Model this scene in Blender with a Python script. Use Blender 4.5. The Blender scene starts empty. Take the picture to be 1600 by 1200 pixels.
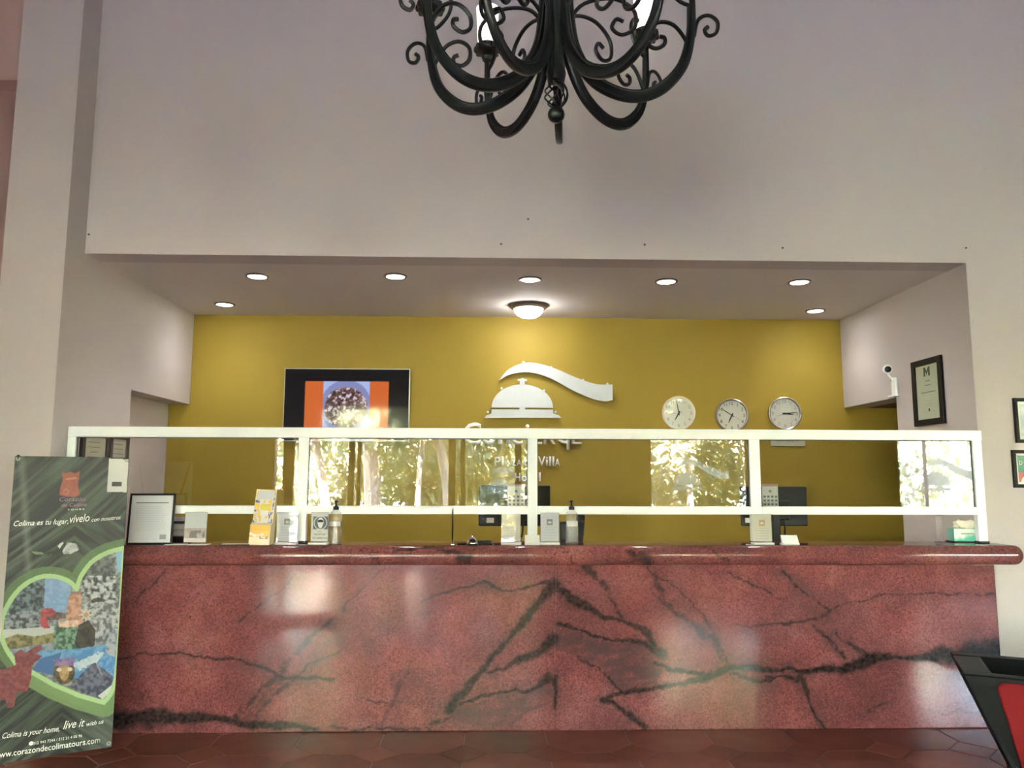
import bpy, bmesh, math, random
import numpy as np
from mathutils import Vector, Matrix

random.seed(7)
SC = bpy.context.scene
COL = SC.collection
PI = math.pi

# ------------------------------------------------------------------ camera
F_PX, YAW, PITCH, ROLL, EYE = 1212.92, 0.029049, 0.122205, 0.002699, 1.446
_f = Vector((math.sin(YAW)*math.cos(PITCH), math.cos(YAW)*math.cos(PITCH), math.sin(PITCH)))
_r0 = Vector((math.cos(YAW), -math.sin(YAW), 0)); _u0 = _r0.cross(_f)
_r = math.cos(ROLL)*_r0 + math.sin(ROLL)*_u0
_u = -math.sin(ROLL)*_r0 + math.cos(ROLL)*_u0
cam_data = bpy.data.cameras.new('camera')
cam_data.sensor_fit = 'HORIZONTAL'; cam_data.sensor_width = 36.0
cam_data.lens = F_PX/1600*36.0; cam_data.clip_start = 0.02; cam_data.clip_end = 300
cam = bpy.data.objects.new('camera', cam_data); COL.objects.link(cam)
M = Matrix((_r, _u, -_f)).transposed().to_4x4(); M.translation = (0, 0, EYE)
cam.matrix_world = M
SC.camera = cam

# ------------------------------------------------------------------ world, sun, exposure
W = bpy.data.worlds.new('world'); SC.world = W; W.use_nodes = True
wn = W.node_tree.nodes; wl = W.node_tree.links
sky = wn.new('ShaderNodeTexSky'); sky.sky_type = 'NISHITA'; sky.sun_disc = False
sky.sun_elevation = math.radians(52); sky.sun_rotation = math.radians(20); sky.air_density = 1.3; sky.dust_density = 1.2
wl.new(sky.outputs[0], wn['Background'].inputs[0]); wn['Background'].inputs[1].default_value = 1.85
sun_d = bpy.data.lights.new('sun', 'SUN'); sun_d.energy = 86.0; sun_d.angle = 0.01; sun_d.color = (1, 0.99, 0.99)
sun = bpy.data.objects.new('sun', sun_d); COL.objects.link(sun)
sun.rotation_euler = Vector((0.28, -0.66, -0.70)).to_track_quat('-Z', 'Y').to_euler()
SC.view_settings.view_transform = 'Standard'; SC.view_settings.look = 'None'
SC.view_settings.gamma = 1.0; SC.view_settings.use_curve_mapping = False
SC.view_settings.exposure = 3.45
SC.cycles.use_denoising = True
SC.cycles.max_bounces = 10; SC.cycles.diffuse_bounces = 6; SC.cycles.glossy_bounces = 6
SC.cycles.transparent_max_bounces = 24; SC.cycles.transmission_bounces = 8
SC.cycles.sample_clamp_indirect = 12.0
SC.cycles.caustics_reflective = False; SC.cycles.caustics_refractive = False

def ray(px, py):
    return _r*((px-800)/F_PX) - _u*((py-600)/F_PX) + _f
def atY(px, py, Y):
    d = ray(px, py); return d*(Y/d.y) + Vector((0, 0, EYE))
def atX(px, py, X):
    d = ray(px, py); return d*(X/d.x) + Vector((0, 0, EYE))
def atZ(px, py, Z):
    d = ray(px, py); return d*((Z-EYE)/d.z) + Vector((0, 0, EYE))

# key planes of the place (metres)
XL, XR, YF, YB, ZC = -2.564, 3.106, 4.85, 6.687, 2.857     # alcove
YP = 4.63                                                   # pilaster front
YC, YS, ZT = 4.70, 4.60, 1.061                              # counter front, slab edge, top
YG = 4.82                                                   # glass screen
YR = -3.6                                                   # wall behind the camera
ZTOP = 5.2
RXL, RXR = -5.2, 9.6

# ------------------------------------------------------------------ materials
def srgb(r, g, b):
    def f(c):
        c /= 255.0
        return c/12.92 if c <= 0.04045 else ((c+0.055)/1.055)**2.4
    return (f(r), f(g), f(b), 1.0)

MATS = {}
def mat(name, col, rough=0.5, spec=0.5, metal=0.0, var=0.06, scale=12.0, bump=0.0, bscale=60.0, emit=None, estr=0.0, coat=0.0, sheen=0.0):
    if name in MATS: return MATS[name]
    m = bpy.data.materials.new(name); m.use_nodes = True
    nt = m.node_tree; n = nt.nodes; l = nt.links
    b = n['Principled BSDF']
    b.inputs['Roughness'].default_value = rough; b.inputs['Specular IOR Level'].default_value = spec
    b.inputs['Metallic'].default_value = metal; b.inputs['Coat Weight'].default_value = coat
    tc = n.new('ShaderNodeTexCoord')
    nz = n.new('ShaderNodeTexNoise'); nz.inputs['Scale'].default_value = scale; nz.inputs['Detail'].default_value = 5
    l.new(tc.outputs['Object'], nz.inputs['Vector'])
    mx = n.new('ShaderNodeMix'); mx.data_type = 'RGBA'
    mx.inputs[6].default_value = tuple(c*(1-var) for c in col[:3]) + (1,)
    mx.inputs[7].default_value = tuple(min(1, c*(1+var)) for c in col[:3]) + (1,)
    l.new(nz.outputs['Fac'], mx.inputs[0]); l.new(mx.outputs[2], b.inputs['Base Color'])
    if bump:
        nb = n.new('ShaderNodeTexNoise'); nb.inputs['Scale'].default_value = bscale; nb.inputs['Detail'].default_value = 4
        l.new(tc.outputs['Object'], nb.inputs['Vector'])
        bp = n.new('ShaderNodeBump'); bp.inputs['Strength'].default_value = bump; bp.inputs['Distance'].default_value = 0.01
        l.new(nb.outputs['Fac'], bp.inputs['Height']); l.new(bp.outputs[0], b.inputs['Normal'])
    if emit:
        b.inputs['Emission Color'].default_value = emit; b.inputs['Emission Strength'].default_value = estr
    MATS[name] = m
    return m

def mat_clear(name, tint=(1, 1, 1, 1), haze=0.0, hazecol=(0.8, 0.8, 0.8, 1), ior=1.5, rough=0.0):
    """thin clear sheet: Fresnel reflection over straight-through transmission, plus a little haze"""
    if name in MATS: return MATS[name]
    m = bpy.data.materials.new(name); m.use_nodes = True
    nt = m.node_tree; n = nt.nodes; l = nt.links
    n.remove(n['Principled BSDF']); out = n['Material Output']
    tr = n.new('ShaderNodeBsdfTransparent'); tr.inputs[0].default_value = tint
    gl = n.new('ShaderNodeBsdfGlossy'); gl.inputs['Roughness'].default_value = rough
    fr = n.new('ShaderNodeFresnel'); fr.inputs[0].default_value = ior
    ge = n.new('ShaderNodeNewGeometry'); mi = n.new('ShaderNodeMapRange'); mi.inputs[3].default_value = ior; mi.inputs[4].default_value = 1/ior
    l.new(ge.outputs['Backfacing'], mi.inputs[0]); l.new(mi.outputs[0], fr.inputs[0])     # both faces reflect like air to glass
    mx = n.new('ShaderNodeMixShader'); l.new(fr.outputs[0], mx.inputs[0])
    last = tr
    if haze > 0:
        df = n.new('ShaderNodeBsdfDiffuse'); df.inputs[0].default_value = hazecol
        nz = n.new('ShaderNodeTexNoise'); nz.inputs['Scale'].default_value = 6
        mp = n.new('ShaderNodeMapRange'); mp.inputs[3].default_value = haze*0.7; mp.inputs[4].default_value = haze*1.3
        l.new(nz.outputs['Fac'], mp.inputs[0])
        m2 = n.new('ShaderNodeMixShader'); l.new(mp.outputs[0], m2.inputs[0])
        l.new(tr.outputs[0], m2.inputs[1]); l.new(df.outputs[0], m2.inputs[2]); last = m2
    l.new(last.outputs[0], mx.inputs[1]); l.new(gl.outputs[0], mx.inputs[2]); l.new(mx.outputs[0], out.inputs[0])
    MATS[name] = m
    return m

def mat_print(name, rough=0.4, emit=0.0, spec=0.4):
    """flat print: colour comes from the mesh's own colour layer, with fine grain"""
    if name in MATS: return MATS[name]
    m = bpy.data.materials.new(name); m.use_nodes = True
    nt = m.node_tree; n = nt.nodes; l = nt.links; b = n['Principled BSDF']
    b.inputs['Roughness'].default_value = rough; b.inputs['Specular IOR Level'].default_value = spec
    a = n.new('ShaderNodeAttribute'); a.attribute_name = 'print'
    nz = n.new('ShaderNodeTexNoise'); nz.inputs['Scale'].default_value = 90; nz.inputs['Detail'].default_value = 3
    mp = n.new('ShaderNodeMapRange'); mp.inputs[3].default_value = 0.85; mp.inputs[4].default_value = 1.15
    l.new(nz.outputs['Fac'], mp.inputs[0])
    mu = n.new('ShaderNodeMix'); mu.data_type = 'RGBA'; mu.blend_type = 'MULTIPLY'; mu.inputs[0].default_value = 1
    l.new(a.outputs['Color'], mu.inputs[6]); l.new(mp.outputs[0], mu.inputs[7])
    if emit:
        b.inputs['Base Color'].default_value = (0.01, 0.01, 0.012, 1)
        l.new(a.outputs['Color'], b.inputs['Emission Color']); b.inputs['Emission Strength'].default_value = emit
    else:
        l.new(mu.outputs[2], b.inputs['Base Color'])
    MATS[name] = m
    return m

def mat_granite():
    m = bpy.data.materials.new('red_granite'); m.use_nodes = True
    nt = m.node_tree; n = nt.nodes; l = nt.links; b = n['Principled BSDF']
    b.inputs['Roughness'].default_value = 0.075; b.inputs['Specular IOR Level'].default_value = 0.42
    tc = n.new('ShaderNodeTexCoord')
    def noise(s, d=6, r=0.6):
        z = n.new('ShaderNodeTexNoise'); z.inputs['Scale'].default_value = s; z.inputs['Detail'].default_value = d
        z.inputs['Roughness'].default_value = r; l.new(tc.outputs['Object'], z.inputs['Vector']); return z
    def ramp(src, pts):
        r = n.new('ShaderNodeValToRGB'); cr = r.color_ramp
        while len(cr.elements) < len(pts): cr.elements.new(0.5)
        for e, (p, c) in zip(cr.elements, pts): e.position = p; e.color = c
        l.new(src, r.inputs[0]); return r
    base = ramp(noise(3.2).outputs['Fac'], [(0.3, srgb(106, 64, 65)), (0.5, srgb(128, 75, 76)), (0.72, srgb(146, 94, 94))])
    vo = n.new('ShaderNodeTexVoronoi'); vo.inputs['Scale'].default_value = 120; l.new(tc.outputs['Object'], vo.inputs['Vector'])
    grain = ramp(vo.outputs['Color'], [(0.0, (0.55, 0.54, 0.54, 1)), (0.5, (1, 1, 1, 1)), (1.0, (1.45, 1.4, 1.4, 1))])
    mu = n.new('ShaderNodeMix'); mu.data_type = 'RGBA'; mu.blend_type = 'MULTIPLY'; mu.inputs[0].default_value = 0.75
    l.new(base.outputs[0], mu.inputs[6]); l.new(grain.outputs[0], mu.inputs[7])
    # dark flecks
    fl = ramp(noise(70, 4, 0.7).outputs['Fac'], [(0.34, (1, 1, 1, 1)), (0.42, (0, 0, 0, 1))])
    m2 = n.new('ShaderNodeMix'); m2.data_type = 'RGBA'; m2.inputs[7].default_value = srgb(70, 40, 38)
    l.new(fl.outputs[0], m2.inputs[0]); l.new(mu.outputs[2], m2.inputs[6])
    # light crystals
    cr = ramp(noise(130, 2, 0.5).outputs['Fac'], [(0.68, (0, 0, 0, 1)), (0.74, (1, 1, 1, 1))])
    m3 = n.new('ShaderNodeMix'); m3.data_type = 'RGBA'; m3.inputs[7].default_value = srgb(190, 130, 112)
    l.new(cr.outputs[0], m3.inputs[0]); l.new(m2.outputs[2], m3.inputs[6])
    # veins of the stone, from the mesh colour layer: red = dark vein, green = grey cloud
    a = n.new('ShaderNodeAttribute'); a.attribute_name = 'print'
    sp = n.new('ShaderNodeSeparateColor'); l.new(a.outputs['Color'], sp.inputs[0])
    m4 = n.new('ShaderNodeMix'); m4.data_type = 'RGBA'; m4.inputs[7].default_value = srgb(80, 64, 66)
    l.new(sp.outputs[1], m4.inputs[0]); l.new(m3.outputs[2], m4.inputs[6])
    vcol = ramp(noise(40, 4).outputs['Fac'], [(0.35, srgb(30, 27, 28)), (0.7, srgb(64, 55, 54))])
    m5 = n.new('ShaderNodeMix'); m5.data_type = 'RGBA'
    l.new(sp.outputs[0], m5.inputs[0]); l.new(m4.outputs[2], m5.inputs[6]); l.new(vcol.outputs[0], m5.inputs[7])
    l.new(m5.outputs[2], b.inputs['Base Color'])
    MATS['red_granite'] = m
    return m

WALL = mat('cream_paint', srgb(196, 188, 190), 0.75, 0.2, var=0.025, scale=1.5, bump=0.12, bscale=45)
CEIL = mat('ceiling_paint', srgb(216, 211, 210), 0.85, 0.2, var=0.02, scale=2, bump=0.08, bscale=60)
YELLOW = mat('mustard_paint', srgb(157, 134, 54), 0.6, 0.25, var=0.04, scale=1.2, bump=0.06, bscale=40)
MAUVE = mat('mauve_paint', srgb(168, 138, 134), 0.8, 0.2, var=0.03, scale=2, bump=0.08)
PINK = mat('pink_paint', srgb(196, 166, 160), 0.8, 0.2, var=0.03, scale=2, bump=0.08)
BROWN = mat('brown_soffit_paint', srgb(120, 104, 84), 0.8, 0.2)
WHITE_AL = mat('white_aluminium', srgb(240, 246, 252), 0.3, 0.5, var=0.015)
BLACK = mat('black_plastic', srgb(11, 11, 13), 0.4, 0.3)
BLACKWOOD = mat('black_wood', srgb(24, 21, 19), 0.5, 0.3, var=0.2, scale=30)
IRON = mat('black_wrought_iron', srgb(26, 30, 32), 0.38, 0.5, metal=0.2, var=0.25, scale=40, bump=0.15, bscale=90)
STEEL = mat('brushed_steel', srgb(196, 201, 208), 0.45, 0.5, metal=0.2, var=0.05, scale=30)
LETTERMAT = mat('white_satin_steel', srgb(228, 231, 236), 0.4, 0.5, metal=0.05, var=0.02)
CHROME = mat('chrome', srgb(220, 220, 222), 0.08, 0.5, metal=1.0, var=0.02)
PAPER = mat('white_paper', srgb(226, 228, 228), 0.7, 0.3, var=0.015)
CREAMPAPER = mat('cream_paper', srgb(226, 218, 198), 0.7, 0.3, var=0.03)
INK = mat('dark_ink', srgb(52, 54, 58), 0.7, 0.2)
GREYINK = mat('grey_ink', srgb(128, 130, 134), 0.7, 0.2)
GOLD = mat('gold_ink', srgb(196, 160, 96), 0.6, 0.3)
WHITEINK = mat('white_ink', srgb(238, 240, 236), 0.6, 0.3)
GREYPL = mat('grey_plastic', srgb(150, 150, 148), 0.5, 0.4)
GLASS = mat_clear('clear_glass', (0.97, 0.985, 0.98, 1))
ACRYL = mat_clear('clear_acrylic', (0.98, 0.98, 0.98, 1), haze=0.04, hazecol=(0.85, 0.87, 0.88, 1))
BOTTLE = mat_clear('clear_bottle_plastic', (0.99, 0.99, 0.99, 1), haze=0.11, hazecol=(0.75, 0.77, 0.76, 1))
SCREENGLASS = mat_clear('coated_screen_glass', (0.95, 0.955, 0.95, 1), ior=1.62)
GRANITE = mat_granite()

# ------------------------------------------------------------------ mesh helpers
class MB:
    def __init__(s): s.v = []; s.f = []
    def add(s, vs, fs):
        o = len(s.v); s.v += [tuple(p) for p in vs]; s.f += [tuple(i+o for i in f) for f in fs]; return s
    def box(s, x0, x1, y0, y1, z0, z1):
        x0, x1 = sorted((x0, x1)); y0, y1 = sorted((y0, y1)); z0, z1 = sorted((z0, z1))
        return s.add([(x0,y0,z0),(x1,y0,z0),(x1,y1,z0),(x0,y1,z0),(x0,y0,z1),(x1,y0,z1),(x1,y1,z1),(x0,y1,z1)],
                     [(0,3,2,1),(4,5,6,7),(0,1,5,4),(1,2,6,5),(2,3,7,6),(3,0,4,7)])
    def lathe(s, prof, n=24, c=(0,0,0), axis='Z', cap=True):
        vs = []; fs = []
        for (r, z) in prof:
            for k in range(n):
                a = 2*PI*k/n; p = (r*math.cos(a), r*math.sin(a), z)
                if axis == 'Y': p = (p[0], -p[2], p[1])      # profile z runs towards -Y (towards the viewer)
                if axis == 'X': p = (p[2], p[0], p[1])
                vs.append((p[0]+c[0], p[1]+c[1], p[2]+c[2]))
        for i in range(len(prof)-1):
            for k in range(n):
                a, b = i*n+k, i*n+(k+1) % n
                fs.append((a, b, b+n, a+n))
        if cap:
            fs.append(tuple(range(n-1, -1, -1))); fs.append(tuple((len(prof)-1)*n+k for k in range(n)))
        return s.add(vs, fs)
    def prism(s, poly, y0, y1):
        """polygon in XZ extruded along Y"""
        n = len(poly)
        area = sum(poly[i][0]*poly[(i+1) % n][1]-poly[(i+1) % n][0]*poly[i][1] for i in range(n))
        if area < 0: poly = poly[::-1]
        y0, y1 = sorted((y0, y1))
        vs = [(x, y0, z) for x, z in poly]+[(x, y1, z) for x, z in poly]
        fs = [tuple(range(n)), tuple(range(2*n-1, n-1, -1))]
        fs += [(i, i+n, (i+1) % n+n, (i+1) % n) for i in range(n)]
        return s.add(vs, fs)
    def prism_z(s, poly, z0, z1):
        n = len(poly)
        vs = [(x, y, z0) for x, y in poly]+[(x, y, z1) for x, y in poly]
        return s.add(vs, [tuple(range(n-1, -1, -1)), tuple(range(n, 2*n))]+[(i, (i+1) % n, (i+1) % n+n, i+n) for i in range(n)])
    def prism_x(s, poly, x0, x1):
        """polygon in YZ extruded along X"""
        n = len(poly)
        vs = [(x0, y, z) for y, z in poly]+[(x1, y, z) for y, z in poly]
        return s.add(vs, [tuple(range(n-1, -1, -1)), tuple(range(n, 2*n))]+[(i, (i+1) % n, (i+1) % n+n, i+n) for i in range(n)])
    def tube(s, pts, rad, n=8, prof=None, n0=None):
        pts = [Vector(p) for p in pts]; m = len(pts)
        if not hasattr(rad, '__len__'): rad = [rad]*m
        if prof is None: prof = [(math.cos(2*PI*k/n), math.sin(2*PI*k/n)) for k in range(n)]
        n = len(prof)
        T = [(pts[min(i+1, m-1)]-pts[max(i-1, 0)]).normalized() for i in range(m)]
        ref = Vector((0, 0, 1)) if abs(T[0].z) < 0.9 else Vector((1, 0, 0))
        if n0 is not None: ref = Vector(n0)
        N = (ref - T[0]*ref.dot(T[0])).normalized(); vs = []; fs = []
        for i in range(m):
            N = (N - T[i]*N.dot(T[i])).normalized(); B = T[i].cross(N)
            for a, b in prof: vs.append(pts[i]+(N*a+B*b)*rad[i])
        for i in range(m-1):
            for k in range(n):
                a, b = i*n+k, i*n+(k+1) % n
                fs.append((a, b, b+n, a+n))
        fs.append(tuple(range(n-1, -1, -1))); fs.append(tuple((m-1)*n+k for k in range(n)))
        return s.add(vs, fs)
    def mesh(s, name, mat_, smooth=True, angle=35):
        me = bpy.data.meshes.new(name); me.from_pydata(s.v, [], s.f); me.materials.append(mat_)
        if smooth:
            me.polygons.foreach_set('use_smooth', [True]*len(me.polygons))
            me.set_sharp_from_angle(angle=math.radians(angle))
        me.update(); return me
    def build(s, name, mat_, parent=None, loc=None, rot=None, smooth=True, bevel=0, seg=2, angle=35):
        o = bpy.data.objects.new(name, s.mesh(name, mat_, smooth, angle)); COL.objects.link(o)
        if parent: o.parent = parent
        if loc is not None: o.location = loc
        if rot is not None: o.rotation_euler = rot
        if bevel:
            b = o.modifiers.new('bevel', 'BEVEL'); b.width = bevel; b.segments = seg; b.limit_method = 'ANGLE'; b.angle_limit = math.radians(40)
            b.harden_normals = False
        return o

def catmull(pts, k=8):
    pts = [Vector(p) for p in pts]; P = [pts[0]*2-pts[1]]+pts+[pts[-1]*2-pts[-2]]; out = []
    for i in range(1, len(P)-2):
        for j in range(k):
            t = j/k; a, b, c, d = P[i-1:i+3]
            out.append(0.5*((2*b)+(c-a)*t+(2*a-5*b+4*c-d)*t*t+(3*b-a-3*c+d)*t**3))
    out.append(pts[-1]); return out

def tag(o, label=None, cat=None, group=None, kind=None):
    if label: o['label'] = label
    if cat: o['category'] = cat
    if group: o['group'] = group
    if kind: o['kind'] = kind
    return o
def thing(name, loc, label, cat, group=None, rot=(0, 0, 0)):
    o = bpy.data.objects.new(name, None); COL.objects.link(o); o.empty_display_size = 0.05
    o.location = loc; o.rotation_euler = rot
    return tag(o, label, cat, group)
def struct(name, mb, m, label, parent=None, bevel=0):
    o = mb.build(name, m, parent, smooth=False, bevel=bevel)
    if parent is None: tag(o, label, kind='structure')
    return o

DEPS = None
def text_mesh(body, size=1.0, extrude=0.0, shear=0.0, offset=0.0):
    c = bpy.data.curves.new('lettering', 'FONT'); c.body = body; c.size = size; c.extrude = extrude; c.shear = shear; c.offset = offset
    c.resolution_u = 3; o = bpy.data.objects.new('lettering', c); COL.objects.link(o)
    me = bpy.data.meshes.new_from_object(o.evaluated_get(bpy.context.evaluated_depsgraph_get()))
    bpy.data.objects.remove(o); bpy.data.curves.remove(c)
    return me
def text(name, body, m, parent, p0, p1, y=0.0, height=None, shear=0.0, depth=0.0004, offset=0.0):
    """lettering fitted between p0 and p1 (x,z of the baseline ends) in the XZ plane of the parent, facing -Y"""
    me = text_mesh(body, 1.0, 0.0, shear, offset)
    co = np.empty(len(me.vertices)*3); me.vertices.foreach_get('co', co); co = co.reshape(-1, 3)
    x0, x1 = co[:, 0].min(), co[:, 0].max()
    L = math.hypot(p1[0]-p0[0], p1[1]-p0[1]); s = L/(x1-x0)
    sh = s if height is None else height/0.72
    ux, uz = (p1[0]-p0[0])/L, (p1[1]-p0[1])/L
    X = (co[:, 0]-x0)*s; Z = co[:, 1]*sh
    new = np.stack([p0[0]+X*ux-Z*uz, np.full(len(X), y), p0[1]+X*uz+Z*ux], 1)
    me.vertices.foreach_set('co', new.ravel()); me.materials.clear(); me.materials.append(m); me.update()
    o = bpy.data.objects.new(name, me); COL.objects.link(o); o.parent = parent
    if depth:
        sm = o.modifiers.new('thick', 'SOLIDIFY'); sm.thickness = depth; sm.offset = 0
    return o

# value noise for prints and stone
_rng = np.random.RandomState(3); _tab = _rng.rand(256, 256)
def vnoise(x, y):
    xi = np.floor(x).astype(int); yi = np.floor(y).astype(int); fx = x-xi; fy = y-yi
    fx = fx*fx*(3-2*fx); fy = fy*fy*(3-2*fy)
    g = lambda a, b: _tab[a % 256, b % 256]
    return (g(xi, yi)*(1-fx)+g(xi+1, yi)*fx)*(1-fy)+(g(xi, yi+1)*(1-fx)+g(xi+1, yi+1)*fx)*fy
def fbm(x, y, o=4):
    s = 0; a = 0.5; t = 0
    for k in range(o): s = s+a*vnoise(x*2**k+17*k, y*2**k+31*k); t += a; a *= 0.5
    return s/t
def inpoly(X, Y, poly):
    r = np.zeros(X.shape, bool); n = len(poly)
    for i in range(n):
        x0, y0 = poly[i]; x1, y1 = poly[(i+1) % n]
        if y0 == y1: continue
        c = ((y0 > Y) != (y1 > Y)) & (X < (x1-x0)*(Y-y0)/(y1-y0)+x0); r ^= c
    return r
def segdist(X, Y, pts, ws):
    """smallest (distance - half width) to a polyline with varying width, and the half width there"""
    best = np.full(X.shape, 1e9); hw = np.ones(X.shape)
    for (a, b, wa, wb) in zip(pts[:-1], pts[1:], ws[:-1], ws[1:]):
        dx, dy = b[0]-a[0], b[1]-a[1]; L = dx*dx+dy*dy+1e-12
        t = np.clip(((X-a[0])*dx+(Y-a[1])*dy)/L, 0, 1)
        d = np.hypot(X-a[0]-t*dx, Y-a[1]-t*dy); w = (wa+(wb-wa)*t)/2
        q = d/w; m = q < best; best[m] = q[m]; hw[m] = w[m]
    return best, hw
def print_grid(name, x0, x1, z0, z1, nx, ny, func, m, parent, y=0.0, warp=None):
    gx = np.linspace(x0, x1, nx+1); gz = np.linspace(z0, z1, ny+1)
    X, Z = np.meshgrid(gx, gz); col = func(X, Z)
    P = np.stack([X, np.full(X.shape, y), Z], -1).reshape(-1, 3)
    if warp is not None: P = warp(P)
    i = np.arange(nx*ny); r = i//nx; c = i % nx; a = r*(nx+1)+c
    fc = np.stack([a, a+1, a+nx+2, a+nx+1], 1)
    me = bpy.data.meshes.new(name)
    me.vertices.add(len(P)); me.vertices.foreach_set('co', P.ravel())
    me.loops.add(fc.size); me.loops.foreach_set('vertex_index', fc.ravel().astype(np.int32))
    me.polygons.add(len(fc)); me.polygons.foreach_set('loop_start', (np.arange(len(fc))*4).astype(np.int32))
    me.update(calc_edges=True)
    at = me.color_attributes.new('print', 'FLOAT_COLOR', 'POINT')
    rgba = np.ones((len(P), 4), np.float32); rgba[:, :3] = col.reshape(-1, 3)
    at.data.foreach_set('color', rgba.ravel())
    me.materials.append(m); me.validate()
    o = bpy.data.objects.new(name, me); COL.objects.link(o)
    if parent: o.parent = parent
    return o
def lin(rgb):
    c = np.asarray(rgb, float)/255.0
    return np.where(c <= 0.04045, c/12.92, ((c+0.055)/1.055)**2.4)

# ================================================================== STRUCTURE
TH = 0.2
fl = struct('floor', MB().box(RXL, RXR, YR-0.2, 7.0, -0.12, -0.004), mat('grout', srgb(118, 80, 68), 0.6, 0.3), 'dark grouted floor slab under the terracotta tiles')
# terracotta tiles: octagons with small square insets
TILE = []
for i, c in enumerate([(132, 82, 72), (139, 86, 75), (127, 79, 70), (144, 90, 79)]):
    TILE.append(mat('terracotta_tile_%s' % 'abcd'[i], srgb(*c), 0.15, 0.28, var=0.16, scale=7, bump=0.015, bscale=12))
PT = 0.46; CUT = 0.13; G = 0.004
h_ = PT/2-G; oc = []
for sx, sy in ((1, 1), (-1, 1), (-1, -1), (1, -1)):
    a, b = (sx*h_, sy*(PT/2-CUT-G*0.4)), (sx*(PT/2-CUT-G*0.4), sy*h_)
    oc += [a, b] if sx*sy > 0 else [b, a]
sq = [(CUT-G, 0), (0, CUT-G), (-CUT+G, 0), (0, -CUT+G)]
def bev_tile(poly):
    n = len(poly); k = 0.985
    vs = [(x, y, -0.010) for x, y in poly]+[(x, y, -0.0012) for x, y in poly]+[(x*k, y*k, 0) for x, y in poly]
    fs = [tuple(2*n+i for i in range(n))]
    for lv in (0, n): fs += [(lv+i, lv+(i+1) % n, lv+n+(i+1) % n, lv+n+i) for i in range(n)]
    return MB().add(vs, fs)
oct_me = [bev_tile(oc).mesh('tile', m, False) for m in TILE]
sq_me = [bev_tile(sq).mesh('tile', m, False) for m in TILE]
nt_ = 0
for j in range(0, 9):
    for i in range(-9, 10):
        x = i*PT+0.10; y = YC-0.13-j*PT
        if abs(x-0.2) > 0.75*y+0.9: continue
        for kind, (ox, oy) in ((0, (0, 0)), (1, (PT/2, PT/2))):
            if y+oy > YC+0.2 and kind: continue
            o = bpy.data.objects.new('tile', (oct_me, sq_me)[kind][random.randrange(4)]); COL.objects.link(o)
            o.location = (x+ox, y+oy, random.uniform(-0.0006, 0.0006)); o.parent = fl; nt_ += 1
# the rest of the lobby floor, behind the viewpoint
rest = MB()
rest.box(RXL, RXR, YR, YC-0.13-8.5*PT, -0.01, 0.0)
rb_ = rest.build('tile_field', TILE[1], fl, smooth=False); rb_['kind'] = 'stuff'

ZN = 2.075                                            # top of the side passages
YNL, YNR = 5.60, 5.81
struct('wall_back', MB().box(XL-0.5, XR+1.3, YB, YB+TH, 0, ZC+0.3), YELLOW, 'mustard yellow back wall of the reception alcove')
w = MB()
w.box(XL-TH, XL, YF+TH, YNL, 0, ZTOP); w.box(XL-TH, XL, YNL, YB, ZN, ZC+0.2)
struct('wall_alcove_left', w, WALL, 'cream left wall of the alcove with a low recess by the yellow wall')
struct('wall_recess_left', MB().box(XL-TH-0.2, XL-0.175, YNL-0.3, YB, 0, ZN+0.1), WALL, 'cream inner wall of the low recess on the left')
w = MB()
w.box(XR, XR+TH, YF+TH, YNR, 0, ZC+0.2); w.box(XR, XR+TH, YNR, YB, ZN, ZC+0.2)
struct('wall_alcove_right', w, WALL, 'cream right wall of the alcove above a side passage')
struct('ceiling_passage', MB().box(XR+TH, XR+1.3, YNR-0.4, YB, ZN, ZN+0.1), BROWN, 'brown ceiling of the side passage on the right')
w = MB(); w.box(XR+1.2, XR+1.4, YNR-0.6, YB, 0, ZN); w.box(XR+TH, XR+1.2, YNR-0.6, YNR-0.4, 0, ZN)
struct('wall_passage', w, WALL, 'cream walls of the side passage on the right')
struct('ceiling_alcove', MB().box(XL, XR, YF+TH, YB, ZC, ZC+0.2), CEIL, 'grey beige lowered ceiling over the reception desk')
w = MB()
w.box(XL, XR, YF, YF+TH, ZC, ZTOP)
struct('wall_front', w, WALL, 'tall cream wall above the reception alcove')
struct('wall_front_right', MB().box(XR, RXR, YF, YF+TH, 0, ZTOP), WALL, 'cream wall to the right of the reception alcove')
w = MB().box(-2.935, XL, YP, YF+TH, 0, ZTOP)
struct('wall_pilaster', w, WALL, 'tall cream pilaster left of the reception alcove')
struct('wall_front_left', MB().box(RXL, -2.935, YF+0.12, YF+TH, 0, ZTOP), MAUVE, 'dusty mauve wall at the far left behind the pilaster')
struct('trim_1', MB().box(RXL, -2.936, YF-0.03, YF+0.12, 3.99, ZTOP), PINK, 'pale pink beam at the far upper left')
struct('wall_left', MB().box(RXL-TH, RXL, YR-TH, YF+0.3, 0, ZTOP), MAUVE, 'dusty mauve left wall of the lobby')
struct('wall_right', MB().box(RXR, RXR+TH, YR-TH, YF+TH, 0, ZTOP), MAUVE, 'dusty mauve right wall of the lobby')
struct('ceiling', MB().box(RXL-TH, RXR+TH, YR-TH, 7.2, ZTOP, ZTOP+0.15), mat('dark_wood_ceiling', srgb(96, 70, 52), 0.6, 0.3, var=0.2, scale=3), 'high dark wooden lobby ceiling')
struct('wall_outer', MB().box(RXL, RXR, 6.95, 7.15, 0, ZTOP), WALL, 'outer wall behind the alcove')

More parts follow.
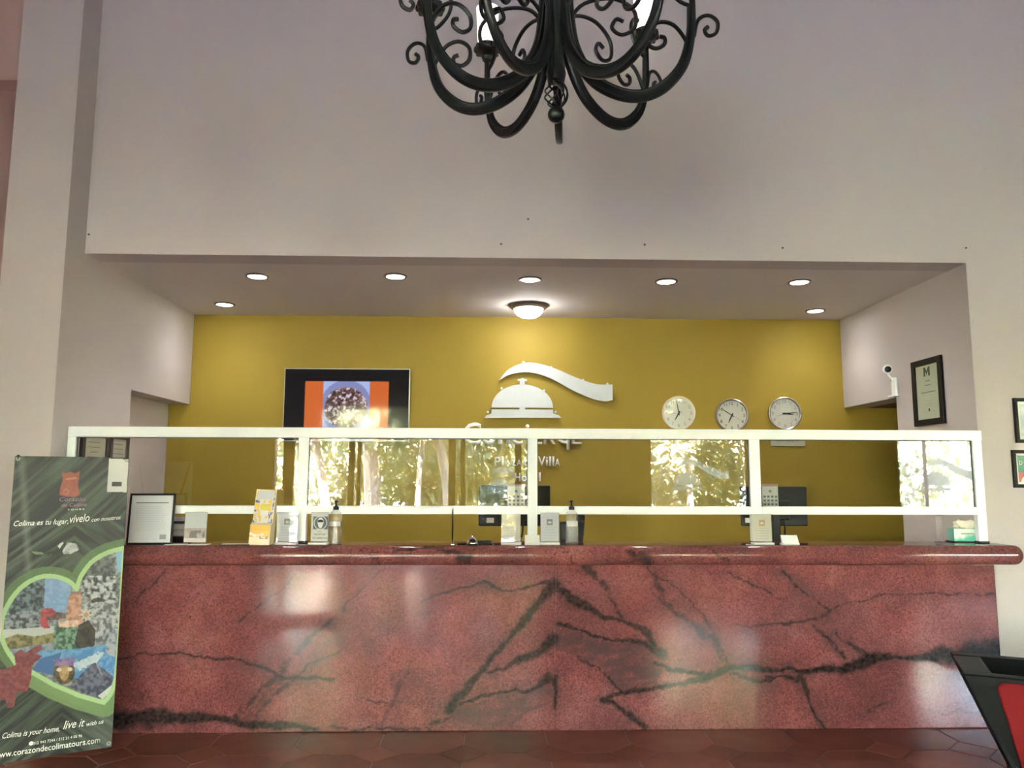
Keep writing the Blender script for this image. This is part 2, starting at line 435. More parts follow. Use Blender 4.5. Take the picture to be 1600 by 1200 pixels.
# wall behind the viewpoint with its tall glazed openings
ZW = 3.9
OPEN = [(-3.62, 0.78), (2.73, 4.44), (7.05, 9.2)]
w = MB(); xs = [RXL]+[v for o in OPEN for v in o]+[RXR]
for a, b in zip(xs[0::2], xs[1::2]): w.box(a, b, YR-TH, YR, 0, ZW)
SILL = [0.0, 0.92, 0.92]; HEAD = [3.0, 2.45, 2.45]
for (a, b), z_, t_ in zip(OPEN, SILL, HEAD):
    if z_ > 0: w.box(a, b, YR-TH, YR, 0, z_)
    w.box(a, b, YR-TH, YR, t_, ZW)
w.box(RXL, RXR, YR-TH, YR, ZW, ZTOP)
struct('wall_rear', w, mat('taupe_paint', srgb(118, 104, 90), 0.8, 0.2, var=0.03, scale=2), 'taupe wall with tall windows opposite the reception desk')
BRONZE = mat('dark_bronze_frame', srgb(60, 52, 44), 0.4, 0.5, var=0.1)
DECAL = mat('frosted_vinyl', srgb(206, 208, 200), 0.8, 0.2, var=0.02)
_n = DECAL.node_tree.nodes; _l = DECAL.node_tree.links
_t = _n.new('ShaderNodeBsdfTranslucent'); _t.inputs[0].default_value = srgb(206, 208, 200); _m = _n.new('ShaderNodeMixShader'); _m.inputs[0].default_value = 0.75
_l.new(_n['Principled BSDF'].outputs[0], _m.inputs[1]); _l.new(_t.outputs[0], _m.inputs[2]); _l.new(_m.outputs[0], _n['Material Output'].inputs[0])
def bell_outline(w):
    """service bell seen from the side, unit = width of the base"""
    dome = [(-0.4*w, 0.10*w)]+[(-0.4*w*math.cos(t), 0.14*w+0.33*w*math.sin(t)) for t in np.linspace(0, PI, 25)]+[(0.4*w, 0.10*w)]
    base = [(-0.5*w, 0), (0.5*w, 0), (0.46*w, 0.03*w), (0.4*w, 0.06*w), (0.4*w, 0.10*w), (-0.4*w, 0.10*w), (-0.4*w, 0.06*w), (-0.46*w, 0.03*w)]
    return dome, base
def ribbon_outline(pts_top, pts_bot, k=8):
    a = catmull([(x, 0, z) for x, z in pts_top], k); b = catmull([(x, 0, z) for x, z in pts_bot], k)
    return [(p.x, p.z) for p in a]+[(p.x, p.z) for p in reversed(b)]
def logo_decal(parent, x, z, w):
    dome, base = bell_outline(w)
    MB().prism([(x+a, z+b) for a, b in dome], -0.004, -0.002).build('decal', DECAL, parent, smooth=False)
    MB().prism([(x+a, z+b*0.9-0.05*w) for a, b in base], -0.004, -0.002).build('decal', DECAL, parent, smooth=False)
    s = w
    t = [(-.30, .62), (-.05, .84), (.25, .84), (.60, .68), (1.0, .52), (1.25, .52)]
    bt = [(-.30, .62), (-.05, .69), (.25, .66), (.60, .46), (1.0, .27), (1.25, .27)]
    MB().prism([(x+a*s, z+b*s) for a, b in ribbon_outline(t, bt, 6)], -0.004, -0.002).build('decal', DECAL, parent, smooth=False)
for wi, ((a, b), mull, decal) in enumerate(zip(OPEN, ([(-3.48, -3.30), (-2.38, -2.28), (-2.23, -2.17), (-0.69, -0.57), (-0.48, -0.41), (0.44, 0.55)], [(2.73, 2.77), (4.40, 4.44)], [(7.54, 7.57), (8.9, 8.95)]),
                                            ((0.18, 1.22, 0.5), (3.40, 1.30, 0.58), (7.74, 1.30, 0.6)))):
    wn_ = tag(bpy.data.objects.new('window_%d' % (wi+1), None), ['wide glazed entrance opposite the reception desk', 'tall single window opposite the clocks', 'tall window at the far right of the rear wall'][wi], kind='structure')
    COL.objects.link(wn_); wn_.location = (0, YR-0.08, 0)
    fr = MB(); fr.box(a, b, -0.03, 0.03, HEAD[wi]-0.07, HEAD[wi]); fr.box(a, b, -0.03, 0.03, SILL[wi], SILL[wi]+0.06)
    fr.build('window_frame', BRONZE, wn_, smooth=False)
    edges = [a]
    for m0, m1 in mull:
        MB().box(m0, m1, -0.035, 0.035, SILL[wi]+0.06, HEAD[wi]-0.07).build('mullion', BRONZE, wn_, smooth=False)
        edges += [m0, m1]
    edges.append(b)
    for e0, e1 in zip(edges[0::2], edges[1::2]):
        if e1-e0 > 0.08:
            MB().box(e0, e1, -0.002, 0.002, SILL[wi]+0.06, HEAD[wi]-0.07).build('glass_pane', GLASS, wn_, smooth=False)
    logo_decal(wn_, *decal)

# ------------------------------------------------------------------ garden outside (seen in the reflections)
g = MB().box(-60, 60, -70, YR-TH-0.001, -0.3, -0.06)
tag(g.build('ground_garden', mat('grass_ground', srgb(112, 118, 88), 0.9, 0.2, var=0.4, scale=0.8), smooth=False), 'sunlit lawn outside the lobby windows', kind='structure')
tag(MB().box(-12, 16, -12.0, YR-TH-0.002, -0.06, -0.02).build('ground_terrace', mat('terrace_paving', srgb(104, 104, 110), 0.7, 0.3, var=0.1, scale=3), smooth=False), 'pale paved terrace outside the lobby windows', kind='structure')
LEAF = [mat('leaf_%s' % k, srgb(*c), 0.6, 0.3, var=0.45, scale=3.0) for k, c in (('a', (164, 166, 122)), ('b', (122, 132, 98)), ('c', (180, 174, 140)), ('d', (144, 150, 126)))]
BARK = mat('pale_bark', srgb(206, 184, 168), 0.85, 0.2, var=0.3, scale=6, bump=0.4, bscale=12)
BARK2 = mat('grey_bark', srgb(172, 160, 148), 0.85, 0.2, var=0.3, scale=6, bump=0.4, bscale=12)
def leaves(clusters, n, size, rnd):
    vs = []; fs = []
    for k in range(n):
        (cx, cy, cz, rx, rz) = rnd.choice(clusters)
        while True:
            a, b, c = rnd.uniform(-1, 1), rnd.uniform(-1, 1), rnd.uniform(-1, 1)
            if a*a+b*b+c*c < 1: break
        p = Vector((cx+a*rx, cy+b*rx, cz+c*rz))
        d = Vector((rnd.gauss(0, 1), rnd.gauss(0, 1), rnd.gauss(0, 1)-0.4)).normalized(); e = d.orthogonal().normalized()
        e = Matrix.Rotation(rnd.uniform(0, 6.28), 3, d) @ e
        L = size*rnd.uniform(0.6, 1.3); o = len(vs)
        vs += [p-d*L, p+e*L*0.42, p+d*L, p-e*L*0.42]; fs.append((o, o+1, o+2, o+3))
    return MB().add(vs, fs)
def tree(x, y, trunk, rt, clusters, n, size, leaf, bark, label, name='garden_tree', seed=1):
    rnd = random.Random(seed); t = thing(name, (x, y, -0.06), label, 'tree', 'trees in the garden')
    p = catmull(trunk, 5); MB().tube(p, [rt*(1-0.45*i/len(p)) for i in range(len(p))], 8).build('trunk', bark, t)
    for c in clusters[:3]:
        MB().tube(catmull([trunk[-2], (Vector(trunk[-1])+Vector(c[:3]))/2, c[:3]], 4), rt*0.3, 6).build('branch', bark, t)
    lo = leaves(clusters, n, size, rnd).build('foliage', LEAF[leaf], t, smooth=False); lo['kind'] = 'stuff'
def crown(r, z, k, seed):
    q = random.Random(seed); return [(q.uniform(-r, r), q.uniform(-r, r), z+q.uniform(-0.5, 0.8)*r, r*0.55, r*0.45) for _ in range(k)]
TREES = [(-3.6, -8.6, [(0,0,0),(-.25,0,1.4),(-.55,0,2.8),(-.9,0,4.2)], .12, 1.7, 3.4, 0, BARK, 'leaning pale tree nearest the left window jamb'),
 (-2.75, -9.4, [(0,0,0),(-.1,0,1.6),(-.2,0,3.2),(-.25,0,5.0)], .22, 2.0, 4.4, 1, BARK, 'thick straight tree seen between the door posts'),
 (-1.65, -8.6, [(0,0,0),(.02,0,1.5),(.12,0,2.6),(.3,0,4.6)], .075, 1.6, 3.9, 3, BARK, 'slender white trunked tree in the middle of the entrance view'),
 (-0.95, -9.8, [(0,0,0),(-.1,0,1.5),(-.4,0,2.8),(-.6,0,4.4)], .15, 1.7, 3.8, 1, BARK2, 'forked grey tree left of the door post'),
 (3.3, -9.0, [(0,0,0),(0,0,1.6),(-.06,0,3.0),(-.1,0,4.6)], .065, 1.7, 3.0, 2, BARK, 'thin pale tree at the left of the single window'),
 (5.0, -9.5, [(0,0,0),(-.08,0,1.6),(-.1,0,3.2),(-.12,0,4.8)], .09, 1.8, 3.2, 0, BARK, 'thin pale tree at the right of the single window'),
 (9.4, -9.6, [(0,0,0),(.1,0,1.8),(.2,0,3.6),(.3,0,5.0)], .14, 2.0, 3.4, 2, BARK2, 'tall tree beyond the far right window'),
 (1.2, -13.5, [(0,0,0),(.1,0,1.8),(.2,0,3.6),(.3,0,5.0)], .2, 2.6, 3.6, 1, BARK2, 'broad tree far back behind the entrance')]
for k, (x, y, tk, rt, r, z, lf, bk, lab) in enumerate(TREES):
    tree(x, y, tk, rt, crown(r, z, 9, k+1), 2400, .17, lf, bk, lab, seed=k+1)
def bush(x, y, r, hgt, n, leaf, label, seed):
    rnd = random.Random(seed); t = thing('garden_bush', (x, y, -0.06), label, 'bush', 'bushes in the garden')
    MB().tube([(0, 0, 0), (0.03, 0, hgt*0.4), (0, 0.02, hgt*0.7)], [0.05, 0.03, 0.015], 6).build('stem', BARK2, t)
    lo = leaves([(rnd.uniform(-.5, .5)*r, rnd.uniform(-.5, .5)*r, hgt*rnd.uniform(.3, .75), r*.6, hgt*.35) for _ in range(6)], int(n*.7), 0.15, rnd).build('foliage', LEAF[leaf], t, smooth=False); lo['kind'] = 'stuff'
for k, (x, y, r, hh, n, lf, lab) in enumerate([
    (-5.6, -11.0, 1.2, 2.0, 2400, 0, 'spiky low bush at the left end of the entrance view'),
    (-4.4, -13.2, 1.5, 3.6, 3200, 2, 'tall pale bush behind the leaning tree'),
    (-2.4, -13.0, 1.5, 3.2, 3200, 0, 'tall green bush behind the thick tree'),
    (-0.6, -13.6, 1.4, 2.8, 2800, 0, 'yellow green bush behind the slender tree'),
    (0.9, -10.6, 1.2, 2.8, 3000, 0, 'yellow green bush at the right end of the entrance view'),
    (3.0, -12.4, 1.2, 2.8, 2600, 0, 'yellow bush left in the single window view'),
    (4.8, -12.6, 1.3, 2.5, 2600, 2, 'round bush in the middle of the single window view'),
    (6.6, -12.2, 1.3, 3.2, 2800, 1, 'green bush right in the single window view'),
    (8.6, -9.4, 1.3, 2.0, 2800, 0, 'yellow green bush low in the far right window'),
    (10.8, -12.4, 1.6, 3.6, 3000, 3, 'grey green bush high in the far right window'),
    (12.6, -12.6, 1.6, 3.6, 3000, 0, 'wide bush beyond the far right window')]):
    bush(x, y, r, hh, n, lf, lab, 40+k)
bw = thing('garden_house', (0.2, -22, -0.06), 'low pale house with a tiled roof beyond the garden', 'house')
MB().box(-12, 16, 0, -3, 0, 2.6).build('wall', mat('house_wall', srgb(230, 222, 210), 0.8, 0.2), bw, smooth=False)
MB().prism_x([(0.5, 2.6), (-1.5, 3.6), (-3.5, 2.6)], -12.3, 16.3).build('roof', mat('house_roof', srgb(176, 122, 96), 0.8, 0.2, var=0.2, scale=5), bw, smooth=False)

# ================================================================== COUNTER
def px2(p, Y=YC):
    v = atY(p[0], p[1], Y); return (v.x, v.z)
K = 0.0039   # metres per picture pixel on the counter front
VEINS = [
 ([(196,1126),(235,1118),(290,1120),(359,1126),(400,1131),(455,1135),(496,1141)], [24,26,15,9,9,10,5], 1),
 ([(150,1122),(196,1126)], [26,24], 1),
 ([(372,1118),(414,1074),(441,1046),(469,1008),(510,977),(538,950)], [9,8,8,5,7,5], .75),
 ([(400,1118),(433,1082),(458,1060),(482,1038),(538,1008)], [7,6,5,4,3], .75),
 ([(386,1120),(424,1078),(446,1056)], [6,10,8], .5),
 ([(150,1030),(196,1027),(221,1020),(312,1024),(378,1032),(414,1045),(444,1057),(518,1062)], [3,3,2,3,3.5,5,5,5], .9),
 ([(372,972),(414,939),(433,922),(463,900)], [3,3,3,2], .7),
 ([(213,939),(235,920),(262,889)], [4,4,5], .6),
 ([(657,944),(690,928),(718,919),(754,910),(795,921),(836,915),(869,911)], [2,3,3,4,3,3,8], .9),
 ([(520,963),(550,933),(600,889)], [2.5,2.5,2], .65),
 ([(869,914),(847,936),(822,966),(811,980),(781,1013),(762,1040),(729,1073),(701,1106)], [16,14,13,8,6,6,9,17], .95),
 ([(866,1002),(844,1018),(814,1027),(787,1049),(762,1051)], [16,13,10,6,4], .95),
 ([(858,1060),(836,1073),(795,1083),(754,1087),(718,1101)], [14,5,4,4,6], .9),
 ([(866,1062),(866,1085)], [7,5], 1),
 ([(674,1134),(704,1117),(695,1104)], [5,5,6], .8),
 ([(565,1088),(610,1098)], [2,2.5], .8), ([(596,1138),(624,1072),(640,1050)], [3,9,5], .45),
 ([(520,1138),(600,1140),(674,1140)], [4,3,3], .8),
 ([(871,974),(901,985),(926,996),(978,1002),(1014,1010),(1036,1021)], [8,5,4,4,10,16], 1),
 ([(869,922),(893,939),(948,965),(975,969),(1006,985),(1025,1010)], [13,12,7,6,10,12], .95),
 ([(915,884),(948,919),(959,941),(970,966)], [14,7,5,5], .8),
 ([(1025,897),(1036,939),(1063,961),(1094,985),(1116,999),(1135,1040)], [6,7,5,13,13,6], .8),
 ([(1014,886),(1052,917),(1069,933),(1102,966),(1116,991)], [2.5,2.5,2.5,3,4], .85),
 ([(970,1084),(1014,1079),(1052,1069),(1083,1062),(1107,1057),(1143,1046),(1184,1043),(1252,1049)], [6,5,5,9,14,8,8,5], 1),
 ([(1025,1035),(1047,1046),(1085,1051),(1107,1057)], [6,7,6,9], 1),
 ([(1143,1054),(1190,1062),(1217,1057)], [4,4,4], .9),
 ([(931,1043),(959,1073),(970,1084)], [5,5,6], .85), ([(900,1025),(931,1043)], [2,5], .7),
 ([(940,1095),(956,1098),(984,1120),(1011,1139)], [5,5,7,6], .95), ([(970,1084),(940,1095)], [6,6], .9),
 ([(870,1056),(870,1106)], [5,6], .9),
 ([(1200,1056),(1222,1057),(1244,1065)], [4,4,6], .9),
 ([(1252,1049),(1310,1046),(1354,1032),(1398,1027),(1434,1030),(1480,1026),(1570,1018)], [6,12,13,8,11,28,30], 1),
 ([(1255,1062),(1266,1090),(1277,1123),(1296,1141)], [10,4,4,4], .9), ([(1244,1065),(1252,1049)], [6,6], .9),
 ([(1219,895),(1255,920),(1294,952)], [4,3,4], .85),
 ([(1294,952),(1324,944),(1392,930),(1475,928),(1570,928)], [5,3,2,2,4], .8),
 ([(1269,980),(1296,999),(1321,1027)], [4,5,6], .85), ([(1307,991),(1332,1010),(1354,1027)], [3,4,7], .85),
 ([(1294,955),(1277,966),(1236,974),(1200,977),(1150,975)], [5,5,3,2.5,2], .75),
 ([(1135,892),(1165,908),(1217,936),(1225,936)], [3,2.5,2.5,2.5], .85),
 ([(1570,995),(1516,1007)], [4,3], .8), ([(1357,1109),(1387,1098)], [8,4], .55),
 ([(1437,1101),(1480,1118),(1530,1110)], [2,2,2], .5),
]
CLOUDS = [([(864,1057),(820,1079),(781,1087),(712,1106),(700,1131),(800,1134),(822,1112),(864,1098)], .62),
 ([(869,980),(926,999),(1014,1013),(1036,1049),(1025,1074),(970,1082),(929,1035),(896,1024),(869,1018)], .7),
 ([(1215,888),(1245,890),(1294,950),(1318,995),(1345,1030),(1318,1030),(1270,985)], .4),
 ([(610,1060),(640,1040),(662,1062),(650,1098),(615,1100)], .4),
 ([(1020,890),(1050,905),(1075,950),(1050,960),(1030,930)], .35),
 ([(430,1085),(470,1030),(540,965),(560,980),(500,1050),(450,1090)], .35)]
VW = [([px2(p) for p in pts], [x*K*1.3 for x in ws], s) for pts, ws, s in VEINS]
CW = [([px2(p) for p in poly], s) for poly, s in CLOUDS]
def stone(X, Z):
    wob = lambda a, b, f, o: fbm(X*f+a, Z*f+b, o)-0.5
    wx = X+wob(0, 0, 9, 3)*0.045+wob(9, 2, 45, 3)*0.020; wz = Z+wob(50, 7, 9, 3)*0.045+wob(3, 5, 45, 3)*0.020
    rag = fbm(X*38, Z*38, 4); fine = fbm(X*110+5, Z*110, 2); wid = 0.55+0.9*fbm(X*14+70, Z*14+3, 3)
    crack = np.abs(fbm(wx*17, wz*17, 4)-0.5); crack2 = np.abs(fbm(wx*34+8, wz*30+2, 3)-0.5)
    vein = np.zeros(X.shape); cloud = np.zeros(X.shape)
    for pts, ws, st in VW:
        q, hw = segdist(wx, wz, pts, ws)
        q = q/wid
        core = np.clip((1.25-q*(0.7+0.8*rag))/0.7, 0, 1)*st
        if st < .9: core = core*np.clip(rag*2.6-0.45, 0, 1)
        else: core = core*np.clip(0.55+fine*0.9, 0, 1)
        vein = np.maximum(vein, core)
        d = q*hw
        halo = np.clip(1-d/0.09, 0, 1)*min(1, st+.1)*np.clip(hw/0.010, .35, 1)
        vein = np.maximum(vein, np.clip(1-crack/0.014, 0, 1)*halo*0.75)
        vein = np.maximum(vein, np.clip(1-crack2/0.016, 0, 1)*halo*halo*0.6)
        cloud = np.maximum(cloud, halo**1.5*np.clip((rag-.28)*2.6, 0, 1)*0.8)
    for poly, st in CW:
        m = inpoly(wx, wz, poly).astype(float)*st
        cloud = np.maximum(cloud, m*np.clip(0.4+(fbm(X*12+Z*10, Z*34-X*8, 4)-.25)*2.2, 0, 1.2))
    big = np.clip((fbm(X*1.6+3, Z*3+8, 3)-0.55)*2.2, 0, 0.30)
    cloud = np.clip(np.maximum(cloud, big), 0, 1)
    return np.stack([np.clip(vein, 0, 1), cloud, np.zeros(X.shape)], -1)
BX0, BX1, XSEAM = XL+0.012, 3.052, atY(867.5, 1000, YC).x
rc = thing('reception_counter', (0, YC, 0), 'polished red granite reception counter front with dark branching veins', 'counter')
ZU = ZT-0.116
p1 = print_grid('front_panel', BX0, XSEAM-0.0008, 0.002, ZU, 440, 160, stone, GRANITE, rc)
p2 = print_grid('front_panel', XSEAM+0.0008, BX1, 0.002, ZU, 450, 160, stone, GRANITE, rc)
for o in (p1, p2):
    o['label'] = 'bookmatched red granite slab'
    sm = o.modifiers.new('thick', 'SOLIDIFY'); sm.thickness = 0.02; sm.offset = -1
w = MB(); w.box(BX0, BX1-0.001, 0.022, 0.24, 0.001, ZU-0.001)
w.build('body', mat('counter_side_stone', srgb(126, 66, 58), 0.2, 0.5, var=0.25, scale=9), rc, smooth=False)
# countertop with full bullnose edge
ct = thing('countertop', (0, YS, ZU), 'red granite countertop with a thick rounded bullnose edge', 'countertop')
nose = []
rr = 0.058; cy, cz = rr, rr
SX0, SX1 = XL+0.004, 3.19
prof = [(0.36, 0.0)]+[(cy-rr*math.cos(t)*1.0, cz-rr*math.sin(t)) for t in np.linspace(PI/2, -PI/2, 17)]+[(0.36, 0.116)]
nxs = 560
xs_ = np.concatenate([np.concatenate([np.linspace(SX0, 3.099, nxs-12), np.linspace(3.1005, SX1-0.05, 12)]), SX1-0.05+0.05*np.sin(np.linspace(0, PI/2, 9))[1:]])
shr = np.concatenate([np.zeros(nxs), 0.05*(1-np.cos(np.linspace(0, PI/2, 9)))[1:]])
vs = []; fs = []; npf = len(prof)
for x, sh in zip(xs_, shr):
    for (y, z) in prof:
        if y > 0.3 and x > 3.1: y = YF-YS-0.002
        zz = 0.058+(z-0.058)*(1-sh*6); vs.append((x, y+sh*0.8 if y < 0.3 else y-sh, zz))
for i in range(len(xs_)-1):
    for k in range(npf):
        a, b = i*npf+k, i*npf+(k+1) % npf
        fs.append((a, b, b+npf, a+npf))
fs.append(tuple(range(npf-1, -1, -1))); fs.append(tuple((len(xs_)-1)*npf+k for k in range(npf)))
m_ = MB().add(vs, fs); top = m_.build('slab', GRANITE, ct)
co = np.array(m_.v); Xs = co[:, 0]; Zs = co[:, 2]+co[:, 1]*0.8
vv = np.zeros(len(co)); rag = fbm(Xs*40, Zs*40, 3)
for pts, ws in ([[(0.96, .02), (0.88, .06), (0.80, .10)], [.05, .06, .02]], [[(-1.76, -.01), (-1.62, .01), (-1.52, -.01)], [.02, .05, .02]], [[(-.55, .10), (-.30, .12), (-.12, .05)], [.02, .05, .05]], [[(1.28, .12), (1.36, .06), (1.46, .0)], [.012, .012, .01]], [[(.35, .06), (.46, .09), (.52, .0)], [.01, .012, .01]], [[(-.75, .12), (-.62, .02)], [.01, .01]]):
    q, hw = segdist(Xs+(fbm(Xs*30, Zs*30)-.5)*.05, Zs+(fbm(Xs*30+9, Zs*30)-.5)*.05, pts, ws)
    vv = np.maximum(vv, np.clip((1.3-q*(.7+.8*rag))/.6, 0, 1)*.85)
at_ = top.data.color_attributes.new('print', 'FLOAT_COLOR', 'POINT')
arr = np.ones((len(co), 4), np.float32); arr[:, 0] = vv; arr[:, 1] = np.clip((fbm(Xs*3, Zs*6)-.5)*1.6, 0, .4); arr[:, 2] = 0
at_.data.foreach_set('color', arr.ravel())

# ================================================================== GLASS SCREEN
gs = thing('glass_screen', (0, YG, ZT), 'white aluminium framed glass screen standing along the red countertop', 'screen')
zr0, zr1 = 1.446+0.250-ZT, 1.446+0.313-ZT          # top rail
zm0, zm1 = 1.446-0.212-ZT, 1.446-0.163-ZT          # middle rail
MB().box(XL+0.001, 3.096, -0.022, 0.022, zr0, zr1).build('top_rail', WHITE_AL, gs, smooth=False, bevel=0.003)
POSTS = [(XL+0.002, XL+0.052), (-1.168, -1.105), (0.237, 0.297), (1.618, 1.684), (3.036, 3.094)]
for i, (a, b) in enumerate(POSTS):
    MB().box(a, b, -0.02, 0.02, 0.012, zr0).build('post', WHITE_AL, gs, smooth=False, bevel=0.003)
    MB().box(a-0.004, b+0.004, -0.026, 0.026, 0, 0.012).build('post_foot', BLACK, gs, smooth=False, bevel=0.002)
for (a, b), (c, d) in zip(POSTS[:-1], POSTS[1:]):
    MB().box(b, c, -0.02, 0.02, zm0, zm1).build('middle_rail', WHITE_AL, gs, smooth=False, bevel=0.003)
    MB().box(b-0.004, c+0.004, -0.003, 0.003, zm1, zr0).build('glass_pane', SCREENGLASS, gs, smooth=False)
    gk = MB(); gk.box(b, c, -0.006, 0.006, zr0-0.005, zr0); gk.box(b, b+0.004, -0.006, 0.006, zm1, zr0); gk.box(c-0.004, c, -0.006, 0.006, zm1, zr0)
    gk.build('gasket', mat('grey_gasket', srgb(96, 100, 98), 0.6, 0.3), gs, smooth=False)

# ================================================================== LAMPS OF THE ALCOVE
LAMP = mat('lamp_diffuser', (1, 1, 1, 1), 0.4, 0.3, emit=(1, 0.98, 0.95, 1), estr=6.0)
RIM = mat('grey_lamp_rim', srgb(120, 112, 104), 0.4, 0.5, metal=0.4)
DL = [((402,431), 'recessed ceiling light leftmost in the front row'), ((618,431), 'recessed ceiling light second from left in the front row'), ((828,436), 'recessed ceiling light just in front of the dome lamp'),
      ((1041,439), 'recessed ceiling light fourth from left in the front row'), ((1249,440), 'recessed ceiling light rightmost in the front row'),
      ((351,475), 'recessed ceiling light in the back left corner near the yellow wall'), ((1274,485), 'recessed ceiling light in the back right corner near the yellow wall')]
for (p, lab) in DL:
    v = atZ(p[0], p[1], ZC)
    t = thing('ceiling_light', (v.x, v.y, ZC), lab, 'ceiling light', 'recessed lights over the reception desk')
    MB().lathe([(0.062, -0.001), (0.064, -0.010), (0.078, -0.012), (0.084, -0.004), (0.084, 0.0)], 28, cap=False).build('trim_ring', RIM, t)
    MB().lathe([(0.001, -0.006), (0.05, -0.006), (0.0625, -0.003)], 28, cap=False).build('diffuser', LAMP, t)
    ld = bpy.data.lights.new('lamp_light', 'SPOT'); ld.energy = 2.2 if p[1] < 450 else 1.0; ld.spot_size = math.radians(130); ld.spot_blend = 0.8; ld.shadow_soft_size = 0.05; ld.color = (1, 0.97, 0.92)
    lo = bpy.data.objects.new('lamp_light', ld); COL.objects.link(lo); lo.parent = t; lo.location = (0, 0, -0.03)
v = atZ(826, 477, ZC)
t = thing('dome_lamp', (v.x, v.y, ZC), 'round white dome lamp on the alcove ceiling', 'ceiling lamp')
MB().lathe([(0.02, 0.0), (0.155, 0.0), (0.158, -0.014), (0.135, -0.034), (0.118, -0.036)], 36, cap=False).build('rim', mat('bronze_lamp_rim', srgb(112, 100, 88), 0.35, 0.5, metal=0.5), t)
MB().lathe([(0.118, -0.034), (0.112, -0.058), (0.092, -0.082), (0.06, -0.099), (0.02, -0.106), (0.001, -0.107)], 36, cap=False).build('glass_dome', mat('lit_opal_glass', (1, 1, 1, 1), 0.3, 0.5, emit=(1, 0.98, 0.94, 1), estr=6.0), t)

# ================================================================== WALL SIGN
s_o = Vector((0.29, 6.60, 0))
sg = thing('wall_sign', (0.29, YB-0.03, 1.5), 'brushed steel bell and ribbon sign with lettering on the yellow wall', 'sign')
def sl(px, py):
    v = atY(px, py, YB-0.035); return (v.x-0.29, v.z-1.5)
def sgn(name, pts, d0=-0.012, d1=0.006, m=STEEL):
    return MB().prism(pts, d0, d1).build(name, m, sg, smooth=False)
cx, bz = sl(816, 653)
dl, db = sl(769, 637), sl(864, 637)
dome = [sl(769, 642)]+[]
n_ = 26
l0, r0 = sl(768, 636), sl(864, 636); ap = sl(815, 600)
xc, rx, rz = (l0[0]+r0[0])/2, (r0[0]-l0[0])/2, ap[1]-l0[1]
zslit0, zslit1 = sl(816, 637)[1], sl(816, 640)[1]
sgn('bell_dome', [(xc+rx*math.cos(t_), zslit0+rz*math.sin(t_)) for t_ in np.linspace(0, PI, n_)])
sgn('bell_bridge', [(xc-.025, zslit1), (xc+.025, zslit1), (xc+.025, zslit0), (xc-.025, zslit0)])
sgn('bell_base', [sl(757, 653), sl(877, 653), sl(873, 649), sl(864, 646), (xc+rx, zslit1), (xc-rx, zslit1), sl(768, 646), sl(760, 649)])
sgn('bell_knob', [(xc-.024, zslit0+rz-.006), (xc+.024, zslit0+rz-.006), (xc+.02, zslit0+rz+.03), (xc+.04, zslit0+rz+.032), (xc+.04, zslit0+rz+.045), (xc+.01, zslit0+rz+.05), (xc, zslit0+rz+.058), (xc-.01, zslit0+rz+.05), (xc-.04, zslit0+rz+.045), (xc-.04, zslit0+rz+.032), (xc-.02, zslit0+rz+.03)])
tp = [sl(*q) for q in ((779,595),(795,577),(820,567),(845,569),(870,577),(900,590),(930,600),(957,601))]
bt = [sl(*q) for q in ((779,595),(795,586),(815,582),(835,583),(862,592),(895,610),(925,623),(945,627),(957,625))]
sgn('ribbon', ribbon_outline(tp, bt, 8))
for q in ((818,566),(861,574),(911,594),(949,600),(784,607),(850,610),(762,644),(868,644)):
    a = sl(*q); MB().lathe([(0.011, -0.004), (0.011, 0.010), (0.006, 0.013)], 10, c=(a[0], 0, a[1]), axis='Y').build('mounting_stud', STEEL, sg)
def letters(body, boxes, depth, m=LETTERMAT):
    """one mesh per letter; box = (x0, z0, x1, z1) in the sign's plane"""
    for ch, (x0, z0, x1, z1) in zip(body, boxes):
        me = text_mesh(ch, 1.0, 0.0, 0.0, 0.012)
        co = np.empty(len(me.vertices)*3); me.vertices.foreach_get('co', co); co = co.reshape(-1, 3)
        mn, mx_ = co.min(0), co.max(0)
        X = x0+(co[:, 0]-mn[0])/(mx_[0]-mn[0])*(x1-x0); Z = z0+(co[:, 1]-mn[1])/(mx_[1]-mn[1])*(z1-z0)
        me.vertices.foreach_set('co', np.stack([X, np.zeros(len(X)), Z], 1).ravel()); me.materials.clear(); me.materials.append(m); me.update()
        o = bpy.data.objects.new('letter', me); COL.objects.link(o); o.parent = sg
        sm = o.modifiers.new('thick', 'SOLIDIFY'); sm.thickness = depth; sm.offset = 0
def lb(ch, rows):
    out = []
    for (x0, y0, x1, y1) in rows:
        a, b = sl(x0, y1), sl(x1, y0); out.append((a[0], a[1], b[0], b[1]))
    return ch, out
# name in large letters
letters(*lb('ConciERqE', [(724,660,752,695),(753,672,775,694),(778,672,797,694),(799,672,817,695),(821,663,827,694),(832,672,847,694),(850,672,868,694),(871,672,890,703),(893,672,909,694)]), depth=0.02)
letters(*lb('PlAzALAVillA', [(773,714,782,728),(784,713,787,728),(789,718,798,728),(799,718,806,728),(807,718,815,728),(819,714,826,728),(828,718,836,728),(841,713,852,728),(853,714,856,728),(858,713,861,728),(863,713,866,728),(867,717,875,728)]), depth=0.012)
letters(*lb('Hotel', [(805,739,813,752),(815,743,823,752),(825,740,830,752),(832,743,840,752),(842,738,845,752)]), depth=0.012)

